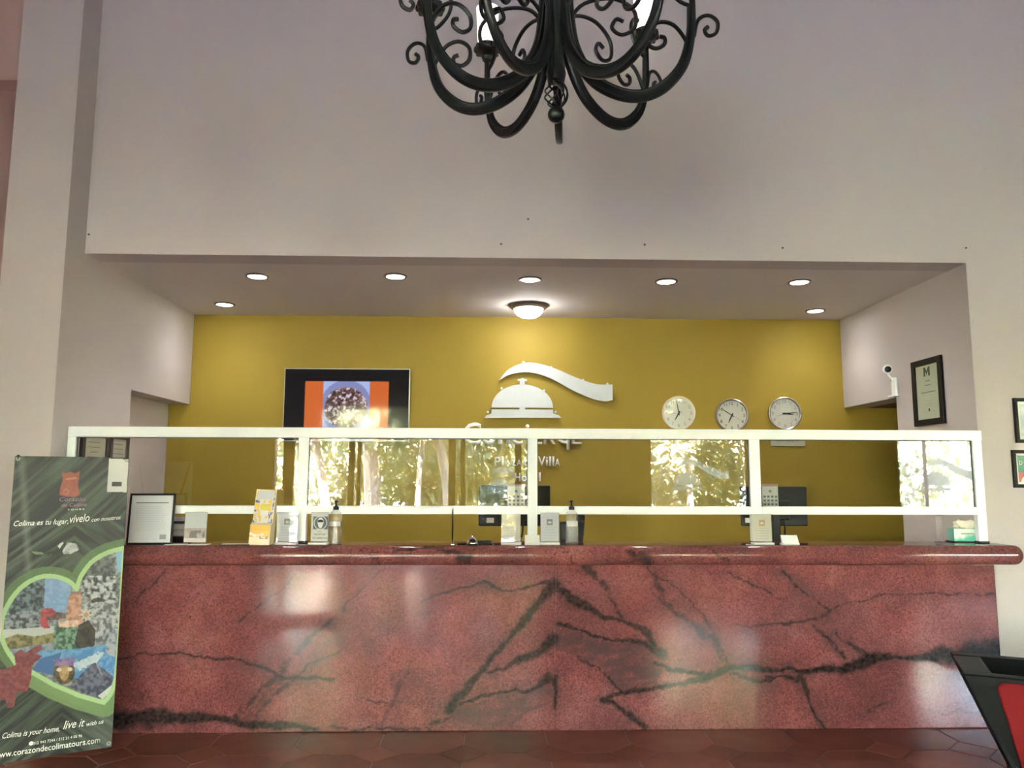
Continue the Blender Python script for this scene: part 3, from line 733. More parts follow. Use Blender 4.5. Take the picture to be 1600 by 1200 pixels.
# ================================================================== TELEVISION
tv0, tv1 = atY(445, 575, YB-0.07), atY(641, 575, YB-0.07)
tw = tv1.x-tv0.x; thh = tw*0.585
tv = thing('television', ((tv0.x+tv1.x)/2, YB-0.06, tv0.z-thh), 'wall mounted flat television showing a plate of food beside orange bands', 'television')
MB().box(-tw/2, tw/2, -0.012, 0.02, 0, thh).build('frame', mat('silver_bezel', srgb(186, 186, 184), 0.3, 0.5, metal=0.5), tv, smooth=False, bevel=0.003)
MB().box(-tw*.3, tw*.3, 0.02, 0.055, thh*.25, thh*.75).build('wall_mount', BLACK, tv, smooth=False)
def tvpic(X, Z):
    u = (X+tw/2)/tw; v = 1-Z/thh; c = np.zeros(X.shape+(3,)); c[:] = lin((14, 13, 15))
    bar = (v > .175)
    o = bar & (u > .168) & (u < .832); c[o] = lin((212, 104, 44))
    ph = bar & (u > .31) & (u < .68); c[ph] = lin((176, 190, 236))
    px_ = (u-.31)/.37; py_ = (v-.175)/.70
    plate = ph & (((px_-.5)/.55)**2+((py_-.5)/.52)**2 < 1); c[plate] = lin((136, 142, 190))
    n1 = fbm(u*46, v*30, 3); n2 = fbm(u*60+9, v*36+4, 2)
    food = ph & (((px_-.50-.05*(n1-.5))/.46)**2+((py_-.52)/.40)**2 < 1)
    f = np.clip((n1-.3)*2.4, 0, 1)[..., None]
    fc = lin((60, 34, 38))*(1-f)+lin((150, 112, 112))*f; fc = np.where((n2 > .66)[..., None], lin((216, 208, 216)), fc); fc = np.where((n2 < .30)[..., None], lin((40, 24, 24)), fc)
    c[food] = fc[food]
    return c
print_grid('screen', -tw/2+0.008, tw/2-0.008, 0.010, thh-0.008, 150, 90, tvpic, mat_print('tv_screen', rough=0.06, emit=0.085, spec=0.6), tv, y=-0.0135)

# ================================================================== CLOCKS
def clock(px, py, rim, hands, lab, tilt=0.0, numc=GREYINK):
    v = atY(px, py, YB-0.03); R = 0.148
    t = thing('wall_clock', (v.x, YB-0.001, v.z), lab, 'clock', 'round clocks on the yellow wall', rot=(tilt, 0, 0))
    MB().lathe([(R-.012, .003), (R-.002, .006), (R, .02), (R-.003, .032), (R-.010, .036), (R-.018, .030), (R-.020, .020)], 48, axis='Y', cap=False).build('rim', rim, t)
    face = MB().lathe([(R-.006, .004), (R-.014, .018), (.001, .018)], 48, axis='Y', cap=False).build('face', mat('clock_face', srgb(206, 204, 200), 0.6, 0.3, var=0.01), t)
    num = []
    for k in range(1, 13):
        a = PI/2-k*PI/6; me = text_mesh(str(k), 0.040); co = np.empty(len(me.vertices)*3); me.vertices.foreach_get('co', co); co = co.reshape(-1, 3)
        c = (co.max(0)+co.min(0))/2; rn = R*0.72
        num.append((np.stack([co[:, 0]-c[0]+rn*math.cos(a), np.full(len(co), -.0185), co[:, 1]-c[1]+rn*math.sin(a)], 1), [tuple(p.vertices) for p in me.polygons]))
    for vs_, fs_ in num: MB().add([tuple(q) for q in vs_], fs_).build('numeral', numc, face, smooth=False)
    def hand(name, deg, L, wd, y, m, tail=0.02):
        a = math.radians(90-deg); d = Vector((math.cos(a), math.sin(a))); nrm = Vector((-d.y, d.x))
        pl = [d*-tail+nrm*wd*.6, d*-tail-nrm*wd*.6, d*L*.6-nrm*wd*.5, d*L-nrm*wd*.15, d*L+nrm*wd*.15, d*L*.6+nrm*wd*.5]
        MB().prism([(q.x, q.y) for q in pl], y-.001, y).build(name, m, t, smooth=False)
    hand('hour_hand', hands[0], .075, .010, -.021, INK); hand('minute_hand', hands[1], .112, .007, -.023, INK); hand('second_hand', hands[2], .10, .0025, -.025, GREYINK, .03)
    MB().lathe([(.007, .018), (.007, .027), (.004, .028)], 12, axis='Y').build('hub', INK, t)
    MB().lathe([(R-.019, .029), (.06, .0295), (.001, .030)], 40, axis='Y', cap=False).build('glass_cover', GLASS, t)
CR = mat('cream_clock_rim', srgb(220, 212, 196), 0.35, 0.5); SR = mat('silver_clock_rim', srgb(196, 190, 182), 0.25, 0.5, metal=0.7)
clock(1061, 645, CR, (209, 349, 262), 'left round wall clock with cream rim showing about seven o\'clock', tilt=0.05)
clock(1144, 649, SR, (206, 303, 118), 'middle round wall clock with silver rim showing ten to seven', tilt=0.0, numc=INK)
clock(1227, 646, SR, (96, 84, 250), 'right round wall clock with silver rim, both hands pointing right')
v = atY(1231, 688, YB-0.01)
t = thing('clock_plate', (v.x, YB-0.006, v.z-.038), 'pale lettered plate under the right clock', 'plate')
MB().box(-.15, .15, -.006, .006, -.012, .07).build('plate', mat('grey_plate', srgb(188, 184, 174), 0.5, 0.4), t, smooth=False, bevel=.002)
text('lettering', 'NEW YORK, NY', INK, t, (-.105, .028), (.105, .028), y=-.0066, height=.024)

# ================================================================== CHANDELIER
CHX, CHY, CHZ = 0.135, 2.6, EYE+1.332          # centre, height of the arm bottoms
cv = atY(869, 158, CHY); CHX = cv.x
chd = thing('chandelier', (CHX, CHY, CHZ), 'large black wrought iron chandelier with eight curling candle arms', 'chandelier')
barp = [(math.cos(a)*(1.0 if abs(math.cos(a)) > .4 else .60), math.sin(a)*.9*(1.0 if abs(math.cos(a)) > .4 else .62)) for a in np.linspace(0, 2*PI, 17)[:-1]]
ARM = [(.030, .70), (.034, .50), (.040, .33), (.062, .185), (.125, .075), (.21, .016), (.295, .0), (.375, .028), (.445, .105), (.476, .215), (.482, .33), (.480, .405)]
ARMR = [.014, .016, .019, .021, .021, .021, .020, .019, .016, .013, .0115, .011]
def rz3(r, z, a): return (r*math.sin(a), r*math.cos(a), z)
def spiral(c, r0, r1, a0, a1, n=22):
    return [(c[0]+(r0+(r1-r0)*k/(n-1))*math.cos(a0+(a1-a0)*k/(n-1)), c[1]+(r0+(r1-r0)*k/(n-1))*math.sin(a0+(a1-a0)*k/(n-1))) for k in range(n)]
SHADE = mat('lit_frosted_shade', srgb(250, 246, 238), 0.5, 0.3, emit=(1, 0.93, 0.82, 1), estr=0.22)
for ai, deg in enumerate((7, 53, 97, 141, 213, 250, 286, 329)):
    a = math.radians(deg)
    pts2 = catmull([(r, 0, z) for r, z in ARM], 6); rads = np.interp(np.linspace(0, 11, len(pts2)), range(12), ARMR)
    arm = MB().tube([rz3(p.x, p.z, a) for p in pts2], list(rads), prof=barp, n0=(math.sin(a), math.cos(a), 0)).build('arm', IRON, chd)
    rib = []
    for i_, p_ in enumerate(pts2[6:-6]):
        q_ = pts2[i_+7]-pts2[i_+5]; nn = Vector((q_.z, 0, -q_.x)).normalized()*-(rads[i_+6]*1.02); rib.append(rz3(p_.x+nn.x, p_.z+nn.z, a))
    MB().tube(rib, .0075, 7).build('arm_rib', IRON, arm)
    # fluted cup, collar, shade
    q = rz3(.480, 0, a)
    cup = []
    for (r, z) in [(.012, .372), (.020, .378), (.024, .392), (.018, .400), (.030, .406), (.046, .414), (.050, .430), (.044, .444), (.030, .446), (.001, .447)]: cup.append((r, z))
    mb = MB(); mb.lathe(cup, 24, c=(q[0], q[1], 0), cap=False)
    for k in range(10):
        b = 2*PI*k/10; mb.lathe([(.001, .412), (.010, .414), (.013, .424), (.010, .436), (.001, .440)], 8, c=(q[0]+.044*math.cos(b), q[1]+.044*math.sin(b), 0), cap=False)
    mb.build('candle_cup', IRON, arm)
    MB().lathe([(.036, .447), (.041, .47), (.043, .53), (.046, .60), (.0475, .605), (.044, .60), (.041, .53), (.039, .47), (.034, .449)], 24, c=(q[0], q[1], 0), cap=False).build('shade', SHADE, arm)
    # scrolls of thin bar
    A1 = [(.470, .150), (.455, .205), (.415, .262), (.365, .275), (.325, .245), (.322, .200), (.350, .178), (.380, .190), (.384, .214), (.366, .222)]
    MB().tube([rz3(p.x, p.z, a) for p in catmull([(r, 0, z) for r, z in A1], 5)], .0075, 6).build('scroll', IRON, arm)
    B1 = [(.485, .215), (.500, .275), (.535, .292), (.566, .268), (.562, .226), (.535, .215), (.522, .236), (.535, .250)]
    MB().tube([rz3(p.x, p.z, a) for p in catmull([(r, 0, z) for r, z in B1], 5)], .0070, 6).build('scroll', IRON, arm)
    C1 = [(.478, .330), (.440, .350), (.405, .392), (.398, .445), (.425, .478), (.455, .462), (.452, .430), (.430, .428)]
    MB().tube([rz3(p.x, p.z, a) for p in catmull([(r, 0, z) for r, z in C1], 5)], .0075, 6).build('scroll', IRON, arm)
    D1 = [(.045, .30), (.10, .36), (.20, .375), (.275, .33), (.280, .262), (.235, .235), (.200, .262), (.215, .295), (.240, .285)]
    MB().tube([rz3(p.x, p.z, a) for p in catmull([(r, 0, z) for r, z in D1], 5)], .0075, 6).build('scroll', IRON, arm)
MB().lathe([(.012, .06), (.030, .07), (.036, .10), (.030, .13), (.026, .20), (.034, .28), (.040, .36), (.032, .46), (.022, .58), (.030, .70), (.036, .76), (.020, .80), (.008, .83)], 20, cap=True).build('column', IRON, chd)
for k in range(8):
    p = []
    for i in range(15):
        tt = i/14; z = .075-tt*.105; r = .008+.034*math.sin(PI*tt)**.8; b = 2*PI*k/8+tt*2.3; p.append((r*math.cos(b), r*math.sin(b), z))
    MB().tube(p, .0032, 5).build('basket_wire', IRON, chd)
MB().lathe([(.001, -.083)]+[(.030*math.sin(t_), -.053-.030*math.cos(t_)) for t_ in np.linspace(.2, PI-.25, 12)]+[(.014, -.022), (.018, -.016), (.014, -.008), (.006, -.004)], 20, cap=False).build('ball_finial', IRON, chd)
MB().tube([(0, 0, .82), (0, 0, ZTOP-CHZ-.06)], .008, 8).build('hanging_rod', IRON, chd)
MB().lathe([(.002, ZTOP-CHZ), (.07, ZTOP-CHZ), (.065, ZTOP-CHZ-.03), (.02, ZTOP-CHZ-.06)], 20).build('ceiling_rose', IRON, chd)

# ================================================================== BANNER
BL_, BR_ = atY(-14, 1196, 4.10), atY(173, 1166, 4.36)
TL_, TR_ = atY(20, 712, 4.12), atY(200, 716, 4.38)
bw_ = ((TR_-TL_).length+(BR_-BL_).length)/2; bh_ = ((TL_-BL_).length+(TR_-BR_).length)/2
bo = (BL_+BR_)/2
ang = math.atan2((TR_-TL_).y, (TR_-TL_).x)
bn = thing('banner_stand', (bo.x, bo.y, 0), 'tall tourist banner printed with palm leaves and a heart shaped photo collage', 'banner', rot=(0, 0, ang))
zb0 = max(0.03, bo.z)
def buv(px, py):
    """photo pixel on the banner -> local x, z"""
    q = [(20, 712), (200, 716), (173, 1166), (-14, 1196)]
    u = v = .5
    for _ in range(30):
        tx = (q[0][0]+(q[1][0]-q[0][0])*u, q[0][1]+(q[1][1]-q[0][1])*u); bx = (q[3][0]+(q[2][0]-q[3][0])*u, q[3][1]+(q[2][1]-q[3][1])*u)
        ex = tx[0]+(bx[0]-tx[0])*v-px; ey = tx[1]+(bx[1]-tx[1])*v-py
        u -= ex/190; v -= ey/460
    return ((u-.5)*bw_, zb0+(1-v)*bh_)
def banner_paint(X, Z):
    u = X/bw_+.5; v = 1-(Z-zb0)/bh_          # v down
    A = bw_/bh_
    # palm leaves: blades fanning from a rib
    ux = u-.55; s1 = v*2.6-np.abs(ux)*.75; bl = fbm(s1*26, ux*3+5, 3); bl2 = fbm((v*2.4+ux*.9)*22+40, u*2.5, 3)
    t = np.clip((np.where(v < .22, bl2, bl)-.34)*2.6, 0, 1)[..., None]
    dark = lin((26, 31, 30)); lite = lin((92, 101, 97)); grn = lin((66, 84, 60))
    c = dark*(1-t)+lite*t
    gm = np.clip(fbm(u*2+3, v*4+1, 3)*2-.6+(v > .62)*.35, 0, 1)[..., None]; c = c*(1-gm*.75)+(dark*.9*(1-t)+grn*t)*gm*.75
    lb_ = np.clip(1-np.abs(u-(.07+(v-.05)*.34))/.045, 0, 1)*(v < .5); c = c*(1-.35*lb_[..., None])+lin((142, 154, 142))*.35*lb_[..., None]
    rb_ = np.clip((u-.62)*2.2, 0, 1)*(v > .80); c = c*(1-.5*rb_[..., None])+lin((118, 126, 120))*.5*rb_[..., None]
    # work in photo-like pixels for the artwork
    x0 = 20+180*u-34*v+7*u*v; y0 = 712+4*u+484*v-34*u*v
    n = fbm(x0*.14, y0*.14, 3); n2 = fbm(x0*.20+9, y0*.22, 3)
    def fill(poly, rgb, rgb2=None, k=1.0, wob=0.0):
        m = inpoly(x0+(n-.5)*wob, y0+(n2-.5)*wob, poly)
        if rgb2 is None: c[m] = c[m]*(1-k)+lin(rgb)*k
        else:
            f = np.clip((n2-.35)*3.2, 0, 1)[..., None]; mix = lin(rgb)*(1-f)+lin(rgb2)*f; c[m] = c[m]*(1-k)+mix[m]*k
    def circ(cx, cy, rx, ry, k=24): return [(cx+rx*math.cos(2*PI*i/k), cy+ry*math.sin(2*PI*i/k)) for i in range(k)]
    # heart
    heart = [(p.x, p.y) for p in catmull([(115,926,0),(103,914,0),(80,906,0),(55,908,0),(28,925,0),(8,955,0),(0,985,0),(6,1015,0),(24,1044,0)], 6)]+[(50,1057),(80,1074),(120,1090),(160,1100)]+[(p.x, p.y) for p in catmull([(160,1100,0),(172,1085,0),(180,1062,0)], 4)]+[(184,1000),(192,864)]+[(p.x, p.y) for p in catmull([(192,861,0),(165,868,0),(140,882,0),(122,905,0),(115,926,0)], 6)]
    hc = heart+[heart[0]]
    q, _ = segdist(x0, y0, hc, [2.0]*len(hc)); ins = inpoly(x0, y0, heart)
    band = (~ins) & (q < 15) ; c[band] = c[band]*.25+lin((104, 134, 88))*.75
    lower = (~ins) & (q < 22) & (y0 > 1040) & (x0 > 30); c[lower] = c[lower]*.15+lin((126, 156, 104))*.85
    save = c.copy()
    fill([(-20,850),(210,850),(210,1110),(-20,1110)], (96,104,108), (156,162,166))
    fill([(-20,900),(66,900),(64,962),(62,985),(-20,990)], (38,46,52), (112,130,142))
    fill([(0,965),(62,958),(62,986),(0,992)], (52,58,64), (150,160,168))
    fill([(66,900),(108,905),(102,962),(64,962)], (124,158,204), (142,174,214))
    fill([(103,934),(122,930),(124,982),(98,982),(100,960)], (168,112,92), (206,162,140))
    fill([(60,958),(98,964),(98,972),(62,976)], (70,60,64), (120,90,84))
    fill([(178,855),(200,855),(196,898),(180,900)], (132,180,216))
    fill([(128,884),(175,876),(178,905),(124,912)], (70,78,82), (112,118,118))
    fill([(122,905),(178,905),(178,945),(122,940)], (60,66,70), (196,200,206))
    fill(circ(150, 945, 12, 6), (40,42,44), (70,74,72)); fill([(120,950),(195,940),(192,1010),(140,1000)], (100,106,112), (190,194,202))
    st = []
    for i in range(16): rr_ = 14 if i % 2 == 0 else 5; st.append((130+rr_*math.cos(i*PI/8), 966+rr_*math.sin(i*PI/8)))
    fill(st, (206,204,196)); fill(circ(130, 966, 4, 4), (196,150,100))
    fill([(-5,990),(80,984),(80,1000),(-5,1004)], (196,200,204)); fill([(4,1004),(24,996),(50,1000),(80,994),(80,1010),(50,1016),(22,1022),(8,1014)], (92,88,56), (150,142,96))
    fill([(15,1020),(82,1008),(82,1024),(20,1032)], (150,160,176), (110,120,140))
    fill([(80,984),(116,982),(116,1020),(80,1022)], (50,84,66), (130,168,142))
    fill([(86,976),(126,974),(126,984),(88,986)], (206,160,140), (236,206,190))
    fill([(118,982),(134,974),(146,990),(144,1012),(132,1028),(120,1024),(112,1010)], (30,28,26), (70,62,52))
    fill(circ(70, 962, 11, 7), (150,46,56), (196,90,96), wob=8); fill(circ(65, 978, 8, 9), (150,46,56), (186,70,80), wob=8)
    fill([(44,1036),(60,1022),(120,1018),(182,1008),(182,1062),(120,1066)], (84,140,202), (116,170,218))
    fill([(46,1052),(60,1034),(92,1024),(80,1060)], (70,110,170)); fill([(108,1044),(128,1032),(160,1022),(150,1038),(118,1052)], (206,218,228), (180,204,226), wob=10)
    fill([(104,1076),(140,1041),(146,1040),(178,1062),(178,1072),(160,1096),(140,1092)], (64,68,92), (112,116,138)); fill([(146,1040),(150,1042),(158,1060),(155,1058)], (150,150,164))
    fill([(150,1090),(180,1068),(180,1072),(158,1096)], (206,212,208)); fill([(158,1096),(180,1074),(180,1098)], (48,58,48))
    fill(circ(96, 1054, 17, 19), (60,52,40), (110,92,62)); fill(circ(96, 1052, 8, 16), (198,166,116), (166,130,86)); fill([(80,1036),(112,1032),(112,1044),(80,1046)], (124,92,148), (160,130,176), wob=6)
    fill(circ(88, 1051, 4, 3), (226,214,190)); fill(circ(105, 1050, 4, 3), (226,214,190))
    fill([(176,985),(190,985),(184,1030),(164,1026),(160,1008)], (176,182,196), (126,132,150), wob=8)
    c[~ins] = save[~ins]
    rim = q < 3.6; c[rim] = lin((176, 212, 152))
    # clay dog
    fill([(-14,1052),(6,1050),(22,1044),(20,1026),(30,1020),(36,1026),(50,1016),(60,1012),(62,1020),(52,1026),(62,1030),(56,1036),(46,1044),(46,1062),(40,1084),(24,1086),(20,1108),(10,1110),(8,1098),(-14,1096)], (118,52,60), (142,72,76))
    # hummingbird
    fill([(36,866),(62,868),(80,860),(92,850),(102,852),(94,868),(86,876),(64,872)], (30,38,32), (64,84,60)); fill([(92,866),(100,852),(114,854),(118,864),(106,870),(94,871)], (196,200,204), (150,154,160)); fill([(84,858),(92,851),(94,853),(88,862)], (206,210,206)); fill([(44,866),(62,868),(64,871),(50,871)], (112,138,110))
    # clay emblem
    fill([(91,737),(95,741),(104,738),(112,741),(119,737),(118,748),(116,760),(119,776),(110,779),(98,779),(87,776),(88,766),(92,752)], (166,88,68), (150,76,60)); fill(circ(97, 771, 5, 5), (190,120,100)); fill(circ(97, 771, 3.6, 3.6), (166,88,68))
    fill([(96,749),(114,747),(113,750),(97,752)], (196,128,106))
    # hotline card, left blank of its code
    fill([(166,717),(198,719),(195,772),(163,771)], (222,224,224)); fill([(171,755),(187,755),(187,762),(171,762)], (52,52,56))
    return c*.74
sheet = print_grid('printed_sheet', -bw_/2, bw_/2, zb0, zb0+bh_, 200, 500, banner_paint, mat_print('banner_print', rough=0.45), bn, y=-0.004)
MB().box(-bw_/2, bw_/2, -0.0035, 0.0, zb0, zb0+bh_).build('backing', mat('banner_vinyl_back', srgb(210, 210, 208), 0.6, 0.3), bn, smooth=False)
for sx in (-1, 1):
    MB().tube([(sx*bw_*.47, .006, zb0+bh_-.012), (0, .05, .75), (-sx*bw_*.46, .03, .02)], .006, 8).build('stand_pole', BLACK, bn)
    for zz in (zb0+bh_-.014, zb0+.02):
        MB().lathe([(.004, .0045), (.010, .0045), (.011, .007), (.005, .007)], 14, c=(sx*(bw_/2-.014), 0, zz), axis='Y', cap=False).build('eyelet', GREYPL, bn)
    MB().lathe([(.001, .012), (.007, .010), (.009, .004), (.007, 0)], 12, c=(sx*(bw_/2-.014), .002, zb0+bh_-.002), axis='Y', cap=False).build('corner_hook', BLACK, bn)
MB().tube([(0, .05, .75), (0, .20, .012)], .006, 8).build('stand_leg', BLACK, bn)
def bt_(body, p0, p1, h, shear=0.0, m=WHITEINK, off=0.0):
    a, b = buv(*p0), buv(*p1); text('lettering', body, m, sheet, a, b, y=-.0052, height=h, shear=shear, offset=off)
bt_('Colima es tu lugar,', (18, 826), (101, 822), .028, .35)
bt_('vívelo', (104, 821), (135, 818), .042, .35)
bt_('con nosotros', (138, 819), (186, 815), .022, .35)
bt_('Colima is your home,', (3, 1156), (89, 1144), .028, .35)
bt_('live it', (95, 1141), (129, 1136), .042, .35)
bt_('with us', (132, 1136), (160, 1131), .022, .35)
bt_('312 943 7244 / 312 21 4 05 96', (49, 1165), (125, 1152), .014)
bt_('www.corazondecolimatours.com', (-10, 1186), (154, 1160), .030, off=.006)
PURP = mat('purple_ink', srgb(150, 112, 140), 0.6, 0.3)
bt_('Corazón', (87, 786), (128, 786), .022, .2, PURP); bt_('de Colima', (90, 795), (130, 794), .018, .2, PURP); bt_('T O U R S', (100, 801), (126, 800), .008)
cd = buv(40+6, 1164)
MB().lathe([(.001, .0055), (.010, .0055)], 16, c=(cd[0], 0, cd[1]+.004), axis='Y', cap=False).build('phone_mark', WHITEINK, sheet)

# ================================================================== ARMCHAIR (right foreground)
RED = mat('red_upholstery', srgb(118, 26, 30), 0.75, 0.1, var=0.08, scale=20, bump=0.1, bscale=120, sheen=0.3)
BLEATHER = mat('black_leather', srgb(9, 10, 11), 0.45, 0.09, var=0.2, scale=25, bump=0.15, bscale=140)
ach = thing('armchair', (atY(1503, 1047, 3.6).x, 3.60, 0), 'black leather armchair with red side panel in front of the counter', 'armchair', rot=(0, 0, -math.radians(25)))
# local +X is where the chair faces, its near side is the plane y = 0
def rnd_poly(pts, rc_, k=5):
    """polygon with every corner rounded"""
    out = []; n = len(pts)
    for i in range(n):
        p, a, b = Vector(pts[i]), Vector(pts[i-1]), Vector(pts[(i+1) % n]); r_ = min(rc_, (a-p).length*.4, (b-p).length*.4)
        p0 = p+(a-p).normalized()*r_; p1 = p+(b-p).normalized()*r_
        for t_ in np.linspace(0, 1, k): out.append(tuple(p0*(1-t_)**2+p*2*t_*(1-t_)+p1*t_*t_))
    return out
SIDE = [(0, .575), (.76, .565), (.70, .10), (.20, .10)]
PANEL = [(.125, .555), (.66, .548), (.62, .13), (.222, .12)]
for yy in (0.0, .44):
    MB().prism(rnd_poly(SIDE, .02), yy, yy+.08).build('side_frame', BLEATHER, ach, bevel=.012, seg=3)
for y0_, y1_ in ((-.022, .004), (.516, .542)):
    MB().prism(rnd_poly(PANEL, .05), y0_, y1_).build('side_panel', RED, ach, bevel=.010, seg=3)
MB().prism([(.004, .572), (.13, .572), (.30, .11), (.195, .11)], .078, .442).build('backrest', BLEATHER, ach, bevel=.010, seg=3)
MB().box(.17, .74, .081, .439, .30, .41).build('seat_cushion', BLEATHER, ach, bevel=.03, seg=3)
MB().box(.22, .69, .08, .44, .11, .30).build('seat_base', BLEATHER, ach, bevel=.01, seg=3)
for x_, y_ in ((.245, .045), (.64, .045), (.245, .475), (.64, .475)):
    MB().lathe([(.022, 0), (.028, .012), (.034, .11)], 12, c=(x_, y_, 0)).build('leg', BLEATHER, ach)

# ================================================================== FRAMES ON THE WALLS
def frame_thing(name, c, w, h, rotz, lab, cat, border, mframe, group=None, roll=0.0):
    """picture frame, local -Y is the front"""
    t = thing(name, c, lab, cat, group, rot=(0, roll, rotz))
    f = MB()
    f.box(-w/2, w/2, -.02, 0, h/2-border, h/2); f.box(-w/2, w/2, -.02, 0, -h/2, -h/2+border)
    f.box(-w/2, -w/2+border, -.02, 0, -h/2+border, h/2-border); f.box(w/2-border, w/2, -.02, 0, -h/2+border, h/2-border)
    f.build('frame', mframe, t, smooth=False, bevel=.002)
    return t
# certificate with a large M on the right alcove wall
fc = frame_thing('framed_certificate', (XR-.001, 5.362, 2.068), .372, .470, PI/2+PI, 'black framed certificate headed with a large letter M on the right alcove wall', 'certificate', .043, BLACKWOOD)
MB().box(-.145, .145, -.008, -.002, -.194, .194).build('paper', mat('pale_green_paper', srgb(206, 210, 194), 0.6, 0.3), fc, smooth=False)
MI = mat('dark_green_ink', srgb(60, 84, 74), 0.6, 0.3)
MB().prism([(-.042, .112), (-.022, .112), (-.022, .150), (-.003, .122), (.016, .150), (.016, .112), (.036, .112), (.036, .176), (.018, .176), (-.003, .146), (-.024, .176), (-.042, .176)], -.0088, -.008).build('letter', MI, fc, smooth=False)
for zz, ww in ((.075, .028), (.045, .036), (-.005, .09)):
    MB().box(-ww, ww, -.0086, -.008, zz, zz+.006).build('printed_line', GREYINK, fc, smooth=False)
for zz, ww in ((-.065, .06), (-.085, .08), (-.10, .05), (-.14, .07)):
    MB().box(-ww, ww, -.0086, -.008, zz, zz+.003).build('printed_line', mat('pale_ink', srgb(176, 178, 166), 0.6, 0.3), fc, smooth=False)
MB().box(-.006, .010, -.0086, -.008, -.137, -.118).build('seal', INK, fc, smooth=False)
MB().box(-.15, .15, -.012, -.0105, -.195, .195).build('glass_pane', GLASS, fc, smooth=False)
# two certificates on the left alcove wall
for (y0_, y1_, lab) in ((4.945, 5.30, 'black framed typed certificate nearer the banner on the left alcove wall'), (5.31, 5.585, 'black framed certificate beside the low recess on the left alcove wall')):
    w_ = y1_-y0_; fc = frame_thing('framed_certificate', (XL+.001, (y0_+y1_)/2, 1.52), w_, .46, PI/2, lab, 'certificate', .04 if w_ > .3 else .035, BLACKWOOD)
    MB().box(-w_/2+.035, w_/2-.035, -.008, -.002, -.195, .195).build('paper', mat('grey_white_paper', srgb(206, 208, 202), 0.6, 0.3), fc, smooth=False)
    for k in range(9):
        ww = random.uniform(.05, .10); MB().box(-ww, ww*.8, -.0086, -.008, .155-k*.032, .160-k*.032).build('printed_line', GREYINK, fc, smooth=False)
    MB().box(-w_/2+.03, w_/2-.03, -.012, -.0105, -.20, .20).build('glass_pane', GLASS, fc, smooth=False)
# two frames on the front wall at the right edge
q0, q1 = atY(1583, 622, YF-.01), atY(1587, 692, YF-.01)
w_, h_2 = .40, q0.z-q1.z
fc = frame_thing('framed_picture', (q0.x+w_/2-.003, YF-.001, (q0.z+q1.z)/2), w_, h_2, 0, 'upper black framed picture on the cream wall at the right edge', 'picture', .022, BLACKWOOD)
MB().box(-w_/2+.02, w_/2-.02, -.008, -.002, -h_2/2+.02, h_2/2-.02).build('mount', mat('pale_mount', srgb(226, 230, 228), 0.5, 0.4), fc, smooth=False)
def sky_pic(X, Z):
    n = fbm(X*14+3, Z*14, 4)[..., None]; return lin((150, 176, 196))*(1-n)+lin((232, 238, 240))*n
print_grid('picture', -w_/2+.038, w_/2-.038, -h_2/2+.045, h_2/2-.04, 40, 30, sky_pic, mat_print('picture_print', 0.3), fc, y=-.009)
q0, q1 = atY(1580, 703, YF-.01), atY(1585, 762, YF-.01); h_2 = q0.z-q1.z
fc = frame_thing('framed_poster', (q0.x+w_/2, YF-.001, (q0.z+q1.z)/2), w_, h_2, 0, 'lower black framed green and red poster on the cream wall at the right edge', 'poster', .022, BLACKWOOD)
MB().box(-w_/2+.02, w_/2-.02, -.008, -.002, -h_2/2+.02, h_2/2-.02).build('mount', PAPER, fc, smooth=False)
def poster(X, Z):
    c = np.zeros(X.shape+(3,)); c[:] = lin((58, 128, 104)); m = Z < -.02; c[m] = lin((170, 70, 72))
    c[((X+w_/2-.10)/.05)**2+((Z+h_2/2-.03)/.05)**2 < 1] = lin((226, 222, 214)); return c
print_grid('picture', -w_/2+.035, w_/2-.035, -h_2/2+.035, h_2/2-.035, 60, 40, poster, mat_print('picture_print', 0.3), fc, y=-.009)
text('lettering', 'D', WHITEINK, fc, (-w_/2+.045, .025), (-w_/2+.066, .025), y=-.0098, height=.026, offset=.01)

# security camera on the right alcove wall
ccam = thing('security_camera', (XR-.001, 5.80, 2.078), 'small white security camera with dark lens on the right alcove wall', 'camera')
MB().box(-.045, 0, -.05, .05, 0, .012).build('base_shelf', WHITE_AL, ccam, smooth=False, bevel=.003)
MB().box(-.022, 0, -.030, .034, .012, .15).build('mount_box', WHITE_AL, ccam, smooth=False, bevel=.006)
MB().tube([(-.02, 0, .13), (-.05, 0, .16), (-.06, 0, .18)], .009, 8).build('bracket', WHITE_AL, ccam)
MB().tube([(-.03, .01, .12), (-.04, .012, .15), (-.055, .01, .19)], .003, 6).build('cable', GREYPL, ccam)
hd = MB().lathe([(.001, -.035), (.024, -.030), (.034, -.01), (.036, .012), (.030, .034), (.024, .036)], 20, axis='Y').build('head', WHITE_AL, ccam, loc=(-.062, 0, .212), rot=(math.radians(8), 0, math.radians(-20)))
MB().lathe([(.024, .0365), (.020, .038), (.001, .039)], 20, axis='Y', cap=False).build('lens', BLACK, ccam, loc=(-.062, 0, .212), rot=(math.radians(8), 0, math.radians(-20)))

# little nails left in the wall above the alcove
for (px_, py_, lab) in ((140, 367, 'nail at the far left end above the alcove'), (783, 382, 'low nail left of the middle above the alcove'), (825, 343, 'highest nail, in the middle above the alcove'),
                        (1007, 383, 'nail right of the middle above the alcove'), (1222, 388, 'nail above the rightmost front ceiling light'), (1508, 388, 'nail above the right corner of the alcove')):
    v = atY(px_, py_, YF); t = thing('wall_nail', (v.x, YF, v.z), lab, 'nail', 'nails in the wall above the alcove')
    MB().lathe([(.003, -.004), (.003, .010), (.007, .010), (.006, .013)], 10, axis='Y').build('nail', mat('old_nail', srgb(84, 76, 68), 0.5, 0.4), t)

